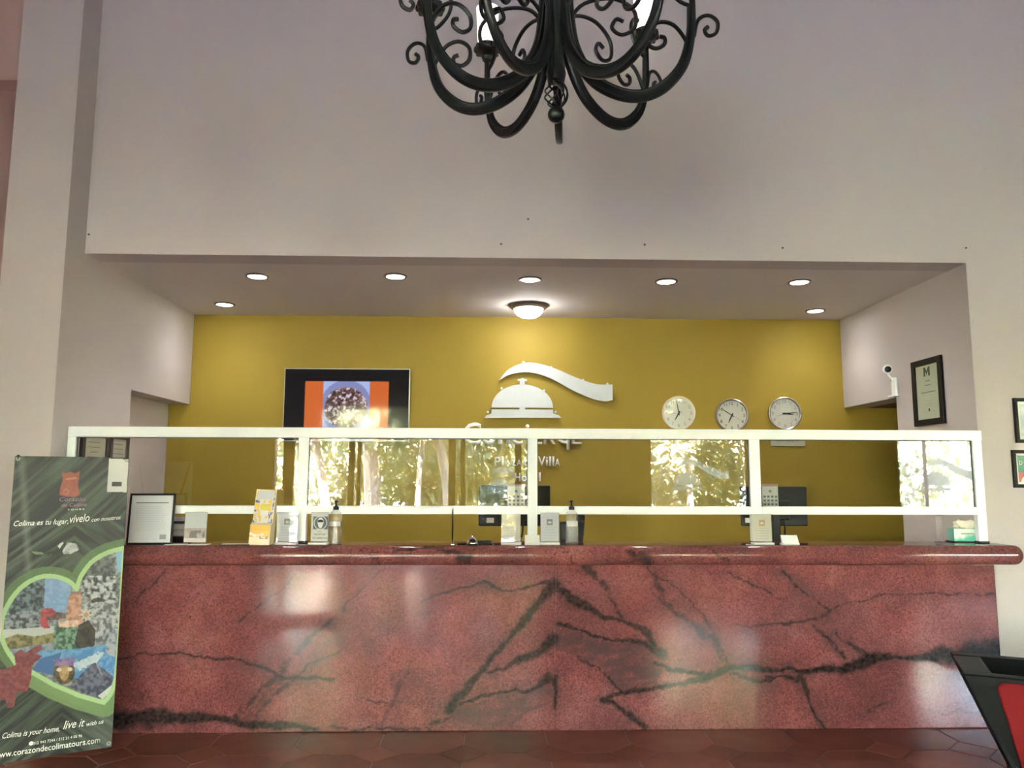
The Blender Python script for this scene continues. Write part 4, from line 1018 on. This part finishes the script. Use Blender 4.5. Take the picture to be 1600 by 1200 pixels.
# ================================================================== THINGS ON THE COUNTER
YI = 4.735                                            # items stand just in front of the screen
def rect(x0, x1, y0, Y=YI):
    """width, height and centre of an item standing on the countertop, from its outline"""
    a = atY(x0, 849, Y); b = atY(x1, 849, Y); t = atY((x0+x1)/2, y0, Y)
    return (a.x+b.x)/2, b.x-a.x, t.z-ZT
def sign_holder(x0, x1, y0, lab, insert, logo, rotz=0.0, Y=YI, base=True):
    cx_, w, h = rect(x0, x1, y0, Y)
    t = thing('sign_holder', (cx_, Y, ZT), lab, 'sign holder', 'clear sign holders on the countertop', rot=(0, 0, rotz))
    MB().box(-w/2, w/2, -.035, .035, 0, .010).build('base', PAPER, t, smooth=False, bevel=.001)
    ins = MB().box(-w/2+.003, w/2-.003, -.001, .001, .016, h-.002).build('insert', insert, t, smooth=False)
    a = MB(); a.box(-w/2, w/2, -.0045, -.0025, .010, h); a.box(-w/2, w/2, .0025, .0045, .010, h)
    a.build('acrylic_sheet', ACRYL, t, smooth=False)
    if logo:
        MB().box(-.018, .018, -.0018, -.0011, h*.60, h*.60+.036).build('logo_patch', logo, ins, smooth=False)
        dm, bs = bell_outline(.026); MB().prism([(a_, h*.60+.010+b_) for a_, b_ in dm], -.0022, -.0018).build('logo_bell', WHITEINK, ins, smooth=False)
        for k in range(5):
            MB().box(-w*.36, w*(.30+.06*random.random()), -.0016, -.0011, h*.52-k*h*.085, h*.52-k*h*.085+.0022).build('printed_line', mat('faint_ink', srgb(176, 180, 186), 0.7, 0.2), ins, smooth=False)
    return t, w, h
LIL = mat('lilac_white_paper', srgb(206, 210, 220), 0.6, 0.3, var=0.015)
sign_holder(431, 464, 800, 'white sign in clear holder beside the brochure tower', LIL, mat('grey_logo_ink', srgb(128, 132, 134), 0.6, 0.3))
sign_holder(783, 814, 803, 'cream sign with gold logo patch in clear holder right of the bell', mat('cream_sign_paper', srgb(212, 206, 190), 0.6, 0.3), GOLD)
sign_holder(844, 874, 801, 'white sign with grey logo patch in clear holder beside the tall bottle', LIL, mat('grey_logo_ink', srgb(128, 132, 134), 0.6, 0.3))
sign_holder(1176, 1207, 803, 'white sign with tan logo patch in clear holder by the right monitor', mat('cream_sign_paper', srgb(212, 206, 190), 0.6, 0.3), mat('tan_ink', srgb(198, 164, 120), 0.6, 0.3))
# face covering notice
t, w, h = sign_holder(484, 513, 800, 'notice with a masked face symbol on a blue square in clear holder', PAPER, None, rotz=-.13)
BLUEG = mat('blue_grey_ink', srgb(104, 118, 142), 0.6, 0.3)
MB().box(-w*.36, w*.46, -.0018, -.0011, h*.46, h*.86).build('symbol_field', BLUEG, t, smooth=False)
fx, fz = w*.05, h*.66
MB().lathe([(.036, .0022), (.041, .0022)], 32, c=(fx, 0, fz), axis='Y', cap=False).build('symbol_ring', WHITEINK, t)
MB().prism([(fx+.020*math.cos(a)*(.8 if math.sin(a) < 0 else 1), fz+.032*math.sin(a)) for a in np.linspace(0, 2*PI, 25)[:-1]], -.0026, -.002).build('symbol_face', WHITEINK, t, smooth=False)
MB().prism([(fx-.019, fz+.004), (fx+.019, fz+.004), (fx+.015, fz+.016), (fx, fz+.020), (fx-.015, fz+.016)], -.0032, -.0026).build('symbol_mask', INK, t, smooth=False)
text('lettering', 'USO', GREYINK, t, (-w*.10, h*.36), (w*.14, h*.36), y=-.002, height=.008)
text('lettering', 'OBLIGATORIO', INK, t, (-w*.30, h*.27), (w*.38, h*.27), y=-.002, height=.012)
text('lettering', 'DE CUBREBOCAS', INK, t, (-w*.36, h*.16), (w*.44, h*.16), y=-.002, height=.012)
# business card holders
for (x0, x1, lab, rz_) in ((820, 843, 'small white card stand with gold mark in front of the middle post', 0), (1220, 1246, 'small white card stand with gold mark under the right monitor', .06)):
    cx_, w, h = rect(x0, x1, 836, YI-.03)
    t = thing('card_stand', (cx_, YI-.045, ZT), lab, 'card stand', 'small card stands on the countertop', rot=(0, 0, rz_))
    MB().box(-w/2, w/2, -.02, .03, 0, .009).build('base', PAPER, t, smooth=False, bevel=.001)
    MB().prism_x([(-.012, .009), (.010, .009), (.018, h), (.014, h)], -w/2, w/2).build('card', PAPER, t, smooth=False)
    o = MB().box(-w*.36, -w*.10, -.0012, 0, .016, .042).build('gold_mark', GOLD, t, smooth=False, loc=(0, -.011, .004), rot=(-.52, 0, 0))
# bottles of hand sanitiser
def bottle(x0, x1, ytop, lab, fill, Y=4.725):
    cx_, w, h = rect(x0, x1, ytop, Y); R = w/2
    t = thing('pump_bottle', (cx_, Y, ZT), lab, 'bottle', 'clear pump bottles on the countertop')
    hb = h*.80
    pf = [(.001, 0), (R*.92, 0), (R, .008)]
    for k in range(7):
        z = .014+k*.017; pf += [(R, z), (R*.955, z+.004), (R*.955, z+.008), (R, z+.012)]
    pf += [(R, hb*.62), (R*.93, hb*.66), (R, hb*.72), (R*.98, hb*.80), (R*.80, hb*.90), (R*.45, hb*.97), (R*.34, hb)]
    bb_ = MB().lathe(pf, 28, cap=False).build('bottle_body', BOTTLE, t)
    MB().lathe([(.001, .004), (R*.88, .004), (R*.90, .01), (R*.90, hb*fill), (.001, hb*fill)], 24, cap=False).build('gel', mat_clear('clear_gel', (.97, .975, .97, 1), haze=.07, hazecol=(.8, .82, .8, 1)), t)
    lab_ = MB(); n = 15; vs = []
    for k in range(n+1):
        a = -PI/2-.95+1.9*k/n
        for z in (hb*.52, hb*.66): vs.append((R*1.012*math.cos(a), R*1.012*math.sin(a), z))
    lab_.add(vs, [(2*k, 2*k+2, 2*k+3, 2*k+1) for k in range(n)]).build('paper_band', PAPER, bb_)
    MB().lathe([(R*.42, hb-.004), (R*.42, hb+h*.06), (R*.22, hb+h*.075), (R*.16, hb+h*.10), (R*.14, hb+h*.15), (R*.26, hb+h*.155), (R*.26, hb+h*.20), (.001, hb+h*.20)], 18).build('pump_cap', BLACK, t)
bottle(513, 534, 782, 'clear pump bottle with black cap beside the masked face notice', .50)
bottle(883, 904, 782, 'clear ribbed pump bottle with black cap right of the middle signs', .55)
# framed notice at the left
cx_, w, h = rect(199, 268, 771, 4.70)
fn = thing('framed_notice', (cx_, 4.695, ZT), 'black framed white notice leaning on the countertop next to the banner', 'notice', rot=(-.09, 0, .10))
f = MB(); bd = .011
f.box(-w/2, w/2, -.008, .008, h-bd, h); f.box(-w/2, w/2, -.008, .008, 0, bd); f.box(-w/2, -w/2+bd, -.008, .008, bd, h-bd); f.box(w/2-bd, w/2, -.008, .008, bd, h-bd)
f.build('frame', BLACK, fn, smooth=False, bevel=.002)
MB().box(-w/2+bd, w/2-bd, -.003, .004, bd, h-bd).build('paper', LIL, fn, smooth=False)
MB().box(-w*.36, w*.36, -.0038, -.003, h*.81, h*.822).build('heading_rule', INK, fn, smooth=False)
for k in range(14):
    MB().box(-w*.34, w*random.uniform(.2, .36), -.0036, -.003, h*(.74-k*.036), h*(.74-k*.036)+.0016).build('printed_line', mat('faint_ink', srgb(176, 180, 186), 0.7, 0.2), fn, smooth=False)
MB().box(w*.22, w*.36, -.0036, -.003, h*.10, h*.19).build('stamp', mat('grey_stamp_ink', srgb(150, 154, 160), 0.7, 0.2), fn, smooth=False)
MB().prism_x([(.008, h*.7), (.012, h*.7), (.075, .012), (.068, .006)], -.03, .03).build('easel_leg', BLACK, fn, smooth=False)
# grey desk machine behind it
gm = thing('desk_machine', (atY(278, 840, 4.90).x-.01, 4.90, ZT), 'small grey and black machine between the framed notice and the postcard holder', 'machine')
MB().box(-.085, .085, -.05, .05, 0, .035).build('base', BLACK, gm, smooth=False, bevel=.006)
MB().prism_x([(-.045, .035), (.045, .035), (.045, .15), (.015, .15), (-.04, .075)], -.08, .08).build('housing', GREYPL, gm, smooth=False, bevel=.006)
MB().box(-.02, .05, .0, .012, .105, .125).build('display', INK, gm, smooth=False, loc=(0, -.015, 0))
# postcard holder
cx_, w, h = rect(286, 322, 800, 4.73)
pc = thing('postcard_holder', (cx_, 4.73, ZT), 'clear holder with a pale postcard of a building', 'card holder', rot=(-.05, 0, 0))
MB().box(-w/2, w/2, -.02, .03, 0, .006).build('base', ACRYL, pc, smooth=False)
def postcard(X, Z):
    n = fbm(X*70, Z*70, 3)[..., None]; c = np.zeros(X.shape+(3,)); c[:] = lin((206, 214, 222)); b = (Z < h*.50)[..., None]
    c = np.where(b, lin((176, 160, 160))*(1-n*.5)+lin((232, 224, 222))*n*.5, c); c = np.where((Z < h*.18)[..., None], lin((226, 218, 222)), c)
    d = (fbm(X*40+4, Z*20, 2) > .62) & (Z < h*.42) & (Z > h*.2); c[d] = lin((136, 128, 134)); return c
print_grid('postcard', -w/2+.003, w/2-.003, .010, h-.002, 40, 50, postcard, mat_print('picture_print', 0.3), pc, y=-.001)
a = MB(); a.box(-w/2, w/2, -.005, -.003, .006, h); a.box(-w/2, w/2, .002, .004, .006, h); a.build('acrylic_sheet', ACRYL, pc, smooth=False)
# loose papers
for (x0, x1, Y0, rz_, lab) in ((258, 290, 4.675, .15, 'loose white sheet lying by the framed notice'), (292, 324, 4.672, -.05, 'loose white leaflet lying in front of the postcard holder'), (345, 392, 4.69, .02, 'thin dark edged folder lying left of the brochure tower')):
    a, b = atY(x0, 849, Y0), atY(x1, 849, Y0); w = b.x-a.x
    t = thing('loose_paper', ((a.x+b.x)/2, Y0+.0, ZT), lab, 'paper', rot=(0, 0, rz_))
    MB().box(-w/2, w/2, -.025, .06, 0, .002).build('sheet', PAPER if 'white' in lab else CREAMPAPER, t, smooth=False)
    if 'folder' in lab: MB().box(-w/2, w/2, -.028, -.025, 0, .004).build('spine', BLACK, t, smooth=False)
# brochure tower
cx_, w, h = rect(390, 422, 765, 4.70)
br = thing('brochure_tower', (cx_+.004, 4.71, ZT), 'tiered cardboard brochure tower with yellow leaflets', 'brochure holder', rot=(0, .045, 0))
CARD = mat('cream_card', srgb(232, 220, 186), 0.6, 0.3)
MB().prism_x([(-.045, 0), (.055, 0), (.055, h*.62), (.03, h), (.024, h), (-.005, h*.40), (-.045, h*.36)], -w/2, w/2).build('carton', CARD, br, smooth=False)
def leaf1(X, Z):
    c = np.zeros(X.shape+(3,)); c[:] = lin((236, 222, 190)); z = Z/(h*.36); y = (z > .38); c[y] = lin((234, 190, 72)); y2 = (z > .70); c[y2] = lin((240, 178, 44))
    c[(fbm(X*90, Z*90, 2) > .62) & (z > .3) & (z < .55) & (X > 0)] = lin((90, 92, 120)); c[(fbm(X*60+3, Z*60, 2) > .6) & (z > .35) & (z < .6)] = lin((226, 220, 216)); return c
print_grid('leaflet', -w/2+.003, w/2-.003, .008, h*.355, 40, 40, leaf1, mat_print('picture_print', 0.3), br, y=-.0462)
def leaf2(X, Z):
    n = fbm(X*55, Z*55, 3); c = np.zeros(X.shape+(3,)); c[:] = lin((208, 206, 216)); c[n > .58] = lin((104, 98, 124)); c[n < .36] = lin((228, 188, 80)); m = (np.abs(X) < w*.24) & (n > .35); c[m] = lin((226, 226, 226))
    c[(np.abs(X-.005) < w*.22) & (np.abs(Z-h*.30) < .018)] = lin((190, 182, 60)); return c
lf = print_grid('leaflet', -w/2+.004, w/2-.004, 0, h*.56, 40, 50, leaf2, mat_print('picture_print', 0.3), br, y=0)
lf.location = (0, -.012, h*.385); lf.rotation_euler = (-.14, 0, 0)
hd_ = MB().box(-w*.42, w*.42, -.003, 0, 0, .05).build('header_card', LIL, br, smooth=False, loc=(0, .010, h*.82), rot=(-.12, 0, 0))
# pen on its stand
v = atY(707, 846, 4.70)
pn = thing('desk_pen', (v.x, 4.70, ZT), 'black pen upright in a chrome foot left of the bell', 'pen')
MB().lathe([(.022, 0), (.022, .004), (.008, .008), (.005, .022), (.004, .024)], 18).build('foot', CHROME, pn)
MB().lathe([(.001, .012), (.004, .022), (.0052, .06), (.0052, .12), (.0035, .19), (.0015, .212)], 12).build('pen', BLACK, pn)
# tray with bell
v = atY(742, 846, 4.725)
tr = thing('black_tray', (v.x, 4.725, ZT), 'flat black tray under the service bell', 'tray')
MB().box(-.105, .105, -.045, .055, 0, .008).build('tray', BLACK, tr, smooth=False, bevel=.003)
MB().box(.0, .10, -.040, .05, .008, .022).build('holder', BLACK, tr, smooth=False, bevel=.004)
v = atY(738, 846, 4.66)
sb = thing('service_bell', (v.x, 4.665, ZT+.0085), 'small chrome service bell on the black tray', 'bell')
sb.location.z = ZT; sb.location.y = 4.655
MB().lathe([(.001, 0), (.036, 0), (.036, .006), (.030, .010), (.001, .010)], 28, cap=False).build('base', BLACK, sb)
MB().lathe([(.034, .012), (.033, .022), (.026, .036), (.014, .044), (.004, .047)], 28, cap=False).build('dome', CHROME, sb)
MB().lathe([(.003, .046), (.003, .054), (.007, .056), (.005, .061), (.001, .062)], 14, cap=False).build('button', CHROME, sb)
# tissue box and stacked cups at the right end
v = atY(1502, 848, 4.93)
tb = thing('tissue_box', (v.x+.004, 4.893, ZT), 'teal and white tissue box with a tissue pulled out', 'tissue box', rot=(0, 0, -.12))
def tbx(X, Z):
    n = fbm(X*30, Z*30, 3); t_ = np.clip((.045-Z+(n-.5)*.05+(X+.06)*.25)/.03, 0, 1)[..., None]; return lin((224, 228, 224))*(1-t_)+lin((96, 190, 172))*t_
MB().box(-.085, .085, -.042, .042, .008, .085).build('carton', mat('teal_card', srgb(128, 196, 182), 0.6, 0.3), tb, smooth=False)
print_grid('front_print', -.084, .084, .009, .084, 50, 24, tbx, mat_print('picture_print', 0.3), tb, y=-.0428)
MB().box(-.042, .036, -.0438, -.0430, .050, .060).build('faint_print', mat('grey_teal_ink', srgb(150, 170, 168), 0.6, 0.3), tb, smooth=False)
MB().box(-.10, .09, -.048, .048, 0, .008).build('tray', BLACK, tb, smooth=False, bevel=.002)
rn = random.Random(4); tis = MB(); ring = []; nk = 16
vs = []
for lev, (rr_, zz) in enumerate(((.030, .083), (.046, .100), (.050, .118), (.030, .135), (.008, .128))):
    for k in range(nk):
        a = 2*PI*k/nk; q_ = rr_*(1+.35*math.sin(3*a+lev)+rn.uniform(-.15, .15)); vs.append((q_*1.3*math.cos(a), q_*.6*math.sin(a), zz+rn.uniform(-.008, .008)))
tis.add(vs, [(l_*nk+k, l_*nk+(k+1) % nk, (l_+1)*nk+(k+1) % nk, (l_+1)*nk+k) for l_ in range(4) for k in range(nk)]).build('tissue', mat('tissue_paper', srgb(232, 226, 212), 0.8, 0.2), tb, angle=80)
v = atY(1465, 848, 4.95)
cu = thing('glass_vase', (v.x-.012, 4.90, ZT), 'tall narrow clear twisted glass standing left of the tissue box', 'vase')
pf = [(.001, 0), (.032, 0), (.030, .008)]
for k in range(8): pf += [(.020, .014+k*.017), (.025, .022+k*.017)]
pf += [(.022, .155), (.030, .175), (.045, .19), (.043, .19), (.026, .172), (.001, .16)]
MB().lathe(pf, 18, cap=False).build('glass', mat_clear('vase_glass', (.98, .98, .98, 1), haze=.05), cu)
# black device beside the bottle
v = atY(894, 848, 4.90)
bd_ = thing('desk_device', (v.x, 4.90, ZT), 'upright black device with a silver edge behind the clear bottle', 'device')
MB().prism([(-.075, 0), (.065, 0), (.075, .10), (.080, .165), (.035, .172), (.030, .13), (-.075, .125)], -.03, .04).build('body', BLACK, bd_, smooth=False, bevel=.006)
MB().box(.045, .072, -.034, -.03, .118, .134).build('silver_edge', CHROME, bd_, smooth=False)
MB().box(-.07, .02, -.033, -.03, .02, .11).build('keypad', mat('dark_grey_plastic', srgb(44, 44, 48), 0.4, 0.5), bd_, smooth=False)

# ================================================================== BACK OFFICE: desk, monitors
dk = thing('work_desk', (0.27, 5.42, 0), 'low work desk behind the reception counter', 'desk')
WOOD = mat('brown_laminate', srgb(112, 84, 58), 0.5, 0.4, var=0.2, scale=8)
MB().box(-2.4, 2.5, -.20, .22, .72, .75).build('desktop', WOOD, dk, smooth=False)
for x in (-2.35, -.8, .8, 2.45): MB().box(x-.015, x+.015, -.18, .2, 0, .72).build('side_panel', WOOD, dk, smooth=False)
def monitor(x0, x1, y0, y1, lab, callab, calx, stickx):
    Y = 5.36; a = atY(x0, y0, Y); b = atY(x1, y1, Y); w = b.x-a.x; h = a.z-b.z; cx_ = (a.x+b.x)/2
    t = thing('computer_monitor', (cx_, Y, .75), lab, 'monitor', 'monitors behind the glass screen')
    zb = b.z-.75
    hs_ = MB().box(-w/2, w/2, 0, .028, zb, zb+h).build('housing', BLACK, t, smooth=False, bevel=.008)
    MB().box(-w/2+.012, w/2-.012, .028, .030, zb+.014, zb+h-.012).build('screen', mat('dark_screen', srgb(30, 32, 36), 0.15, 0.5), t, smooth=False)
    MB().box(-.10, .10, -.028, 0, zb+h*.15, zb+h*.65).build('rear_bulge', BLACK, t, smooth=False, bevel=.010)
    MB().box(-.028, .028, -.03, -.008, .012, zb+h*.45).build('stand', BLACK, t, smooth=False, bevel=.004)
    MB().box(-.12, .12, -.10, .09, 0, .014).build('stand_foot', BLACK, t, smooth=False, bevel=.004)
    MB().tube(catmull([(.06, -.02, zb+.05), (.05, -.035, zb-.06), (.01, -.04, .2), (-.02, -.03, .02)], 6), .006, 8).build('cable', BLACK, t)
    sx = atY(stickx, 812, Y).x-cx_; MB().box(sx-.025, sx+.025, -.0015, -.0003, zb+.022, zb+.055).build('sticker', PAPER, hs_, smooth=False)
    # desk calendar propped on the monitor back
    cl, cr_ = atY(calx[0], 757, Y-.04), atY(calx[1], 790, Y-.04); cw = cr_.x-cl.x; ch = cl.z-cr_.z+.01
    c = thing('wall_calendar', ((cl.x+cr_.x)/2, Y-.034, cr_.z-.01), callab, 'calendar', 'calendars on the monitors')
    sh_ = MB().box(-cw/2, cw/2, 0, .004, 0, ch).build('sheet', PAPER, c, smooth=False)
    MB().box(-cw/2, cw/2, -.001, .005, ch-.012, ch+.004).build('header', mat('pink_header', srgb(206, 168, 172), 0.6, 0.3), c, smooth=False)
    MB().lathe([(.001, .0004), (.010, .0004)], 16, c=(0, 0, ch*.70), axis='Y', cap=False).build('logo', mat('grey_stamp_ink', srgb(150, 154, 160), 0.7, 0.2), c)
    for r_ in range(3):
        for k in range(4):
            xx = (-.36+k*.24)*cw; zz = ch*(.46-r_*.17)
            MB().box(xx-.008, xx+.008, -.0006, 0, zz-.007, zz+.007).build('month_block', GREYINK, sh_, smooth=False)
monitor(748, 860, 758, 822, 'black computer monitor seen from behind, left of the middle post', 'white calendar sheet on the left monitor', (793, 820), 766)
monitor(1157, 1263, 760, 822, 'black computer monitor seen from behind, at the right post', 'white calendar sheet on the right monitor', (1191, 1217), 1170)
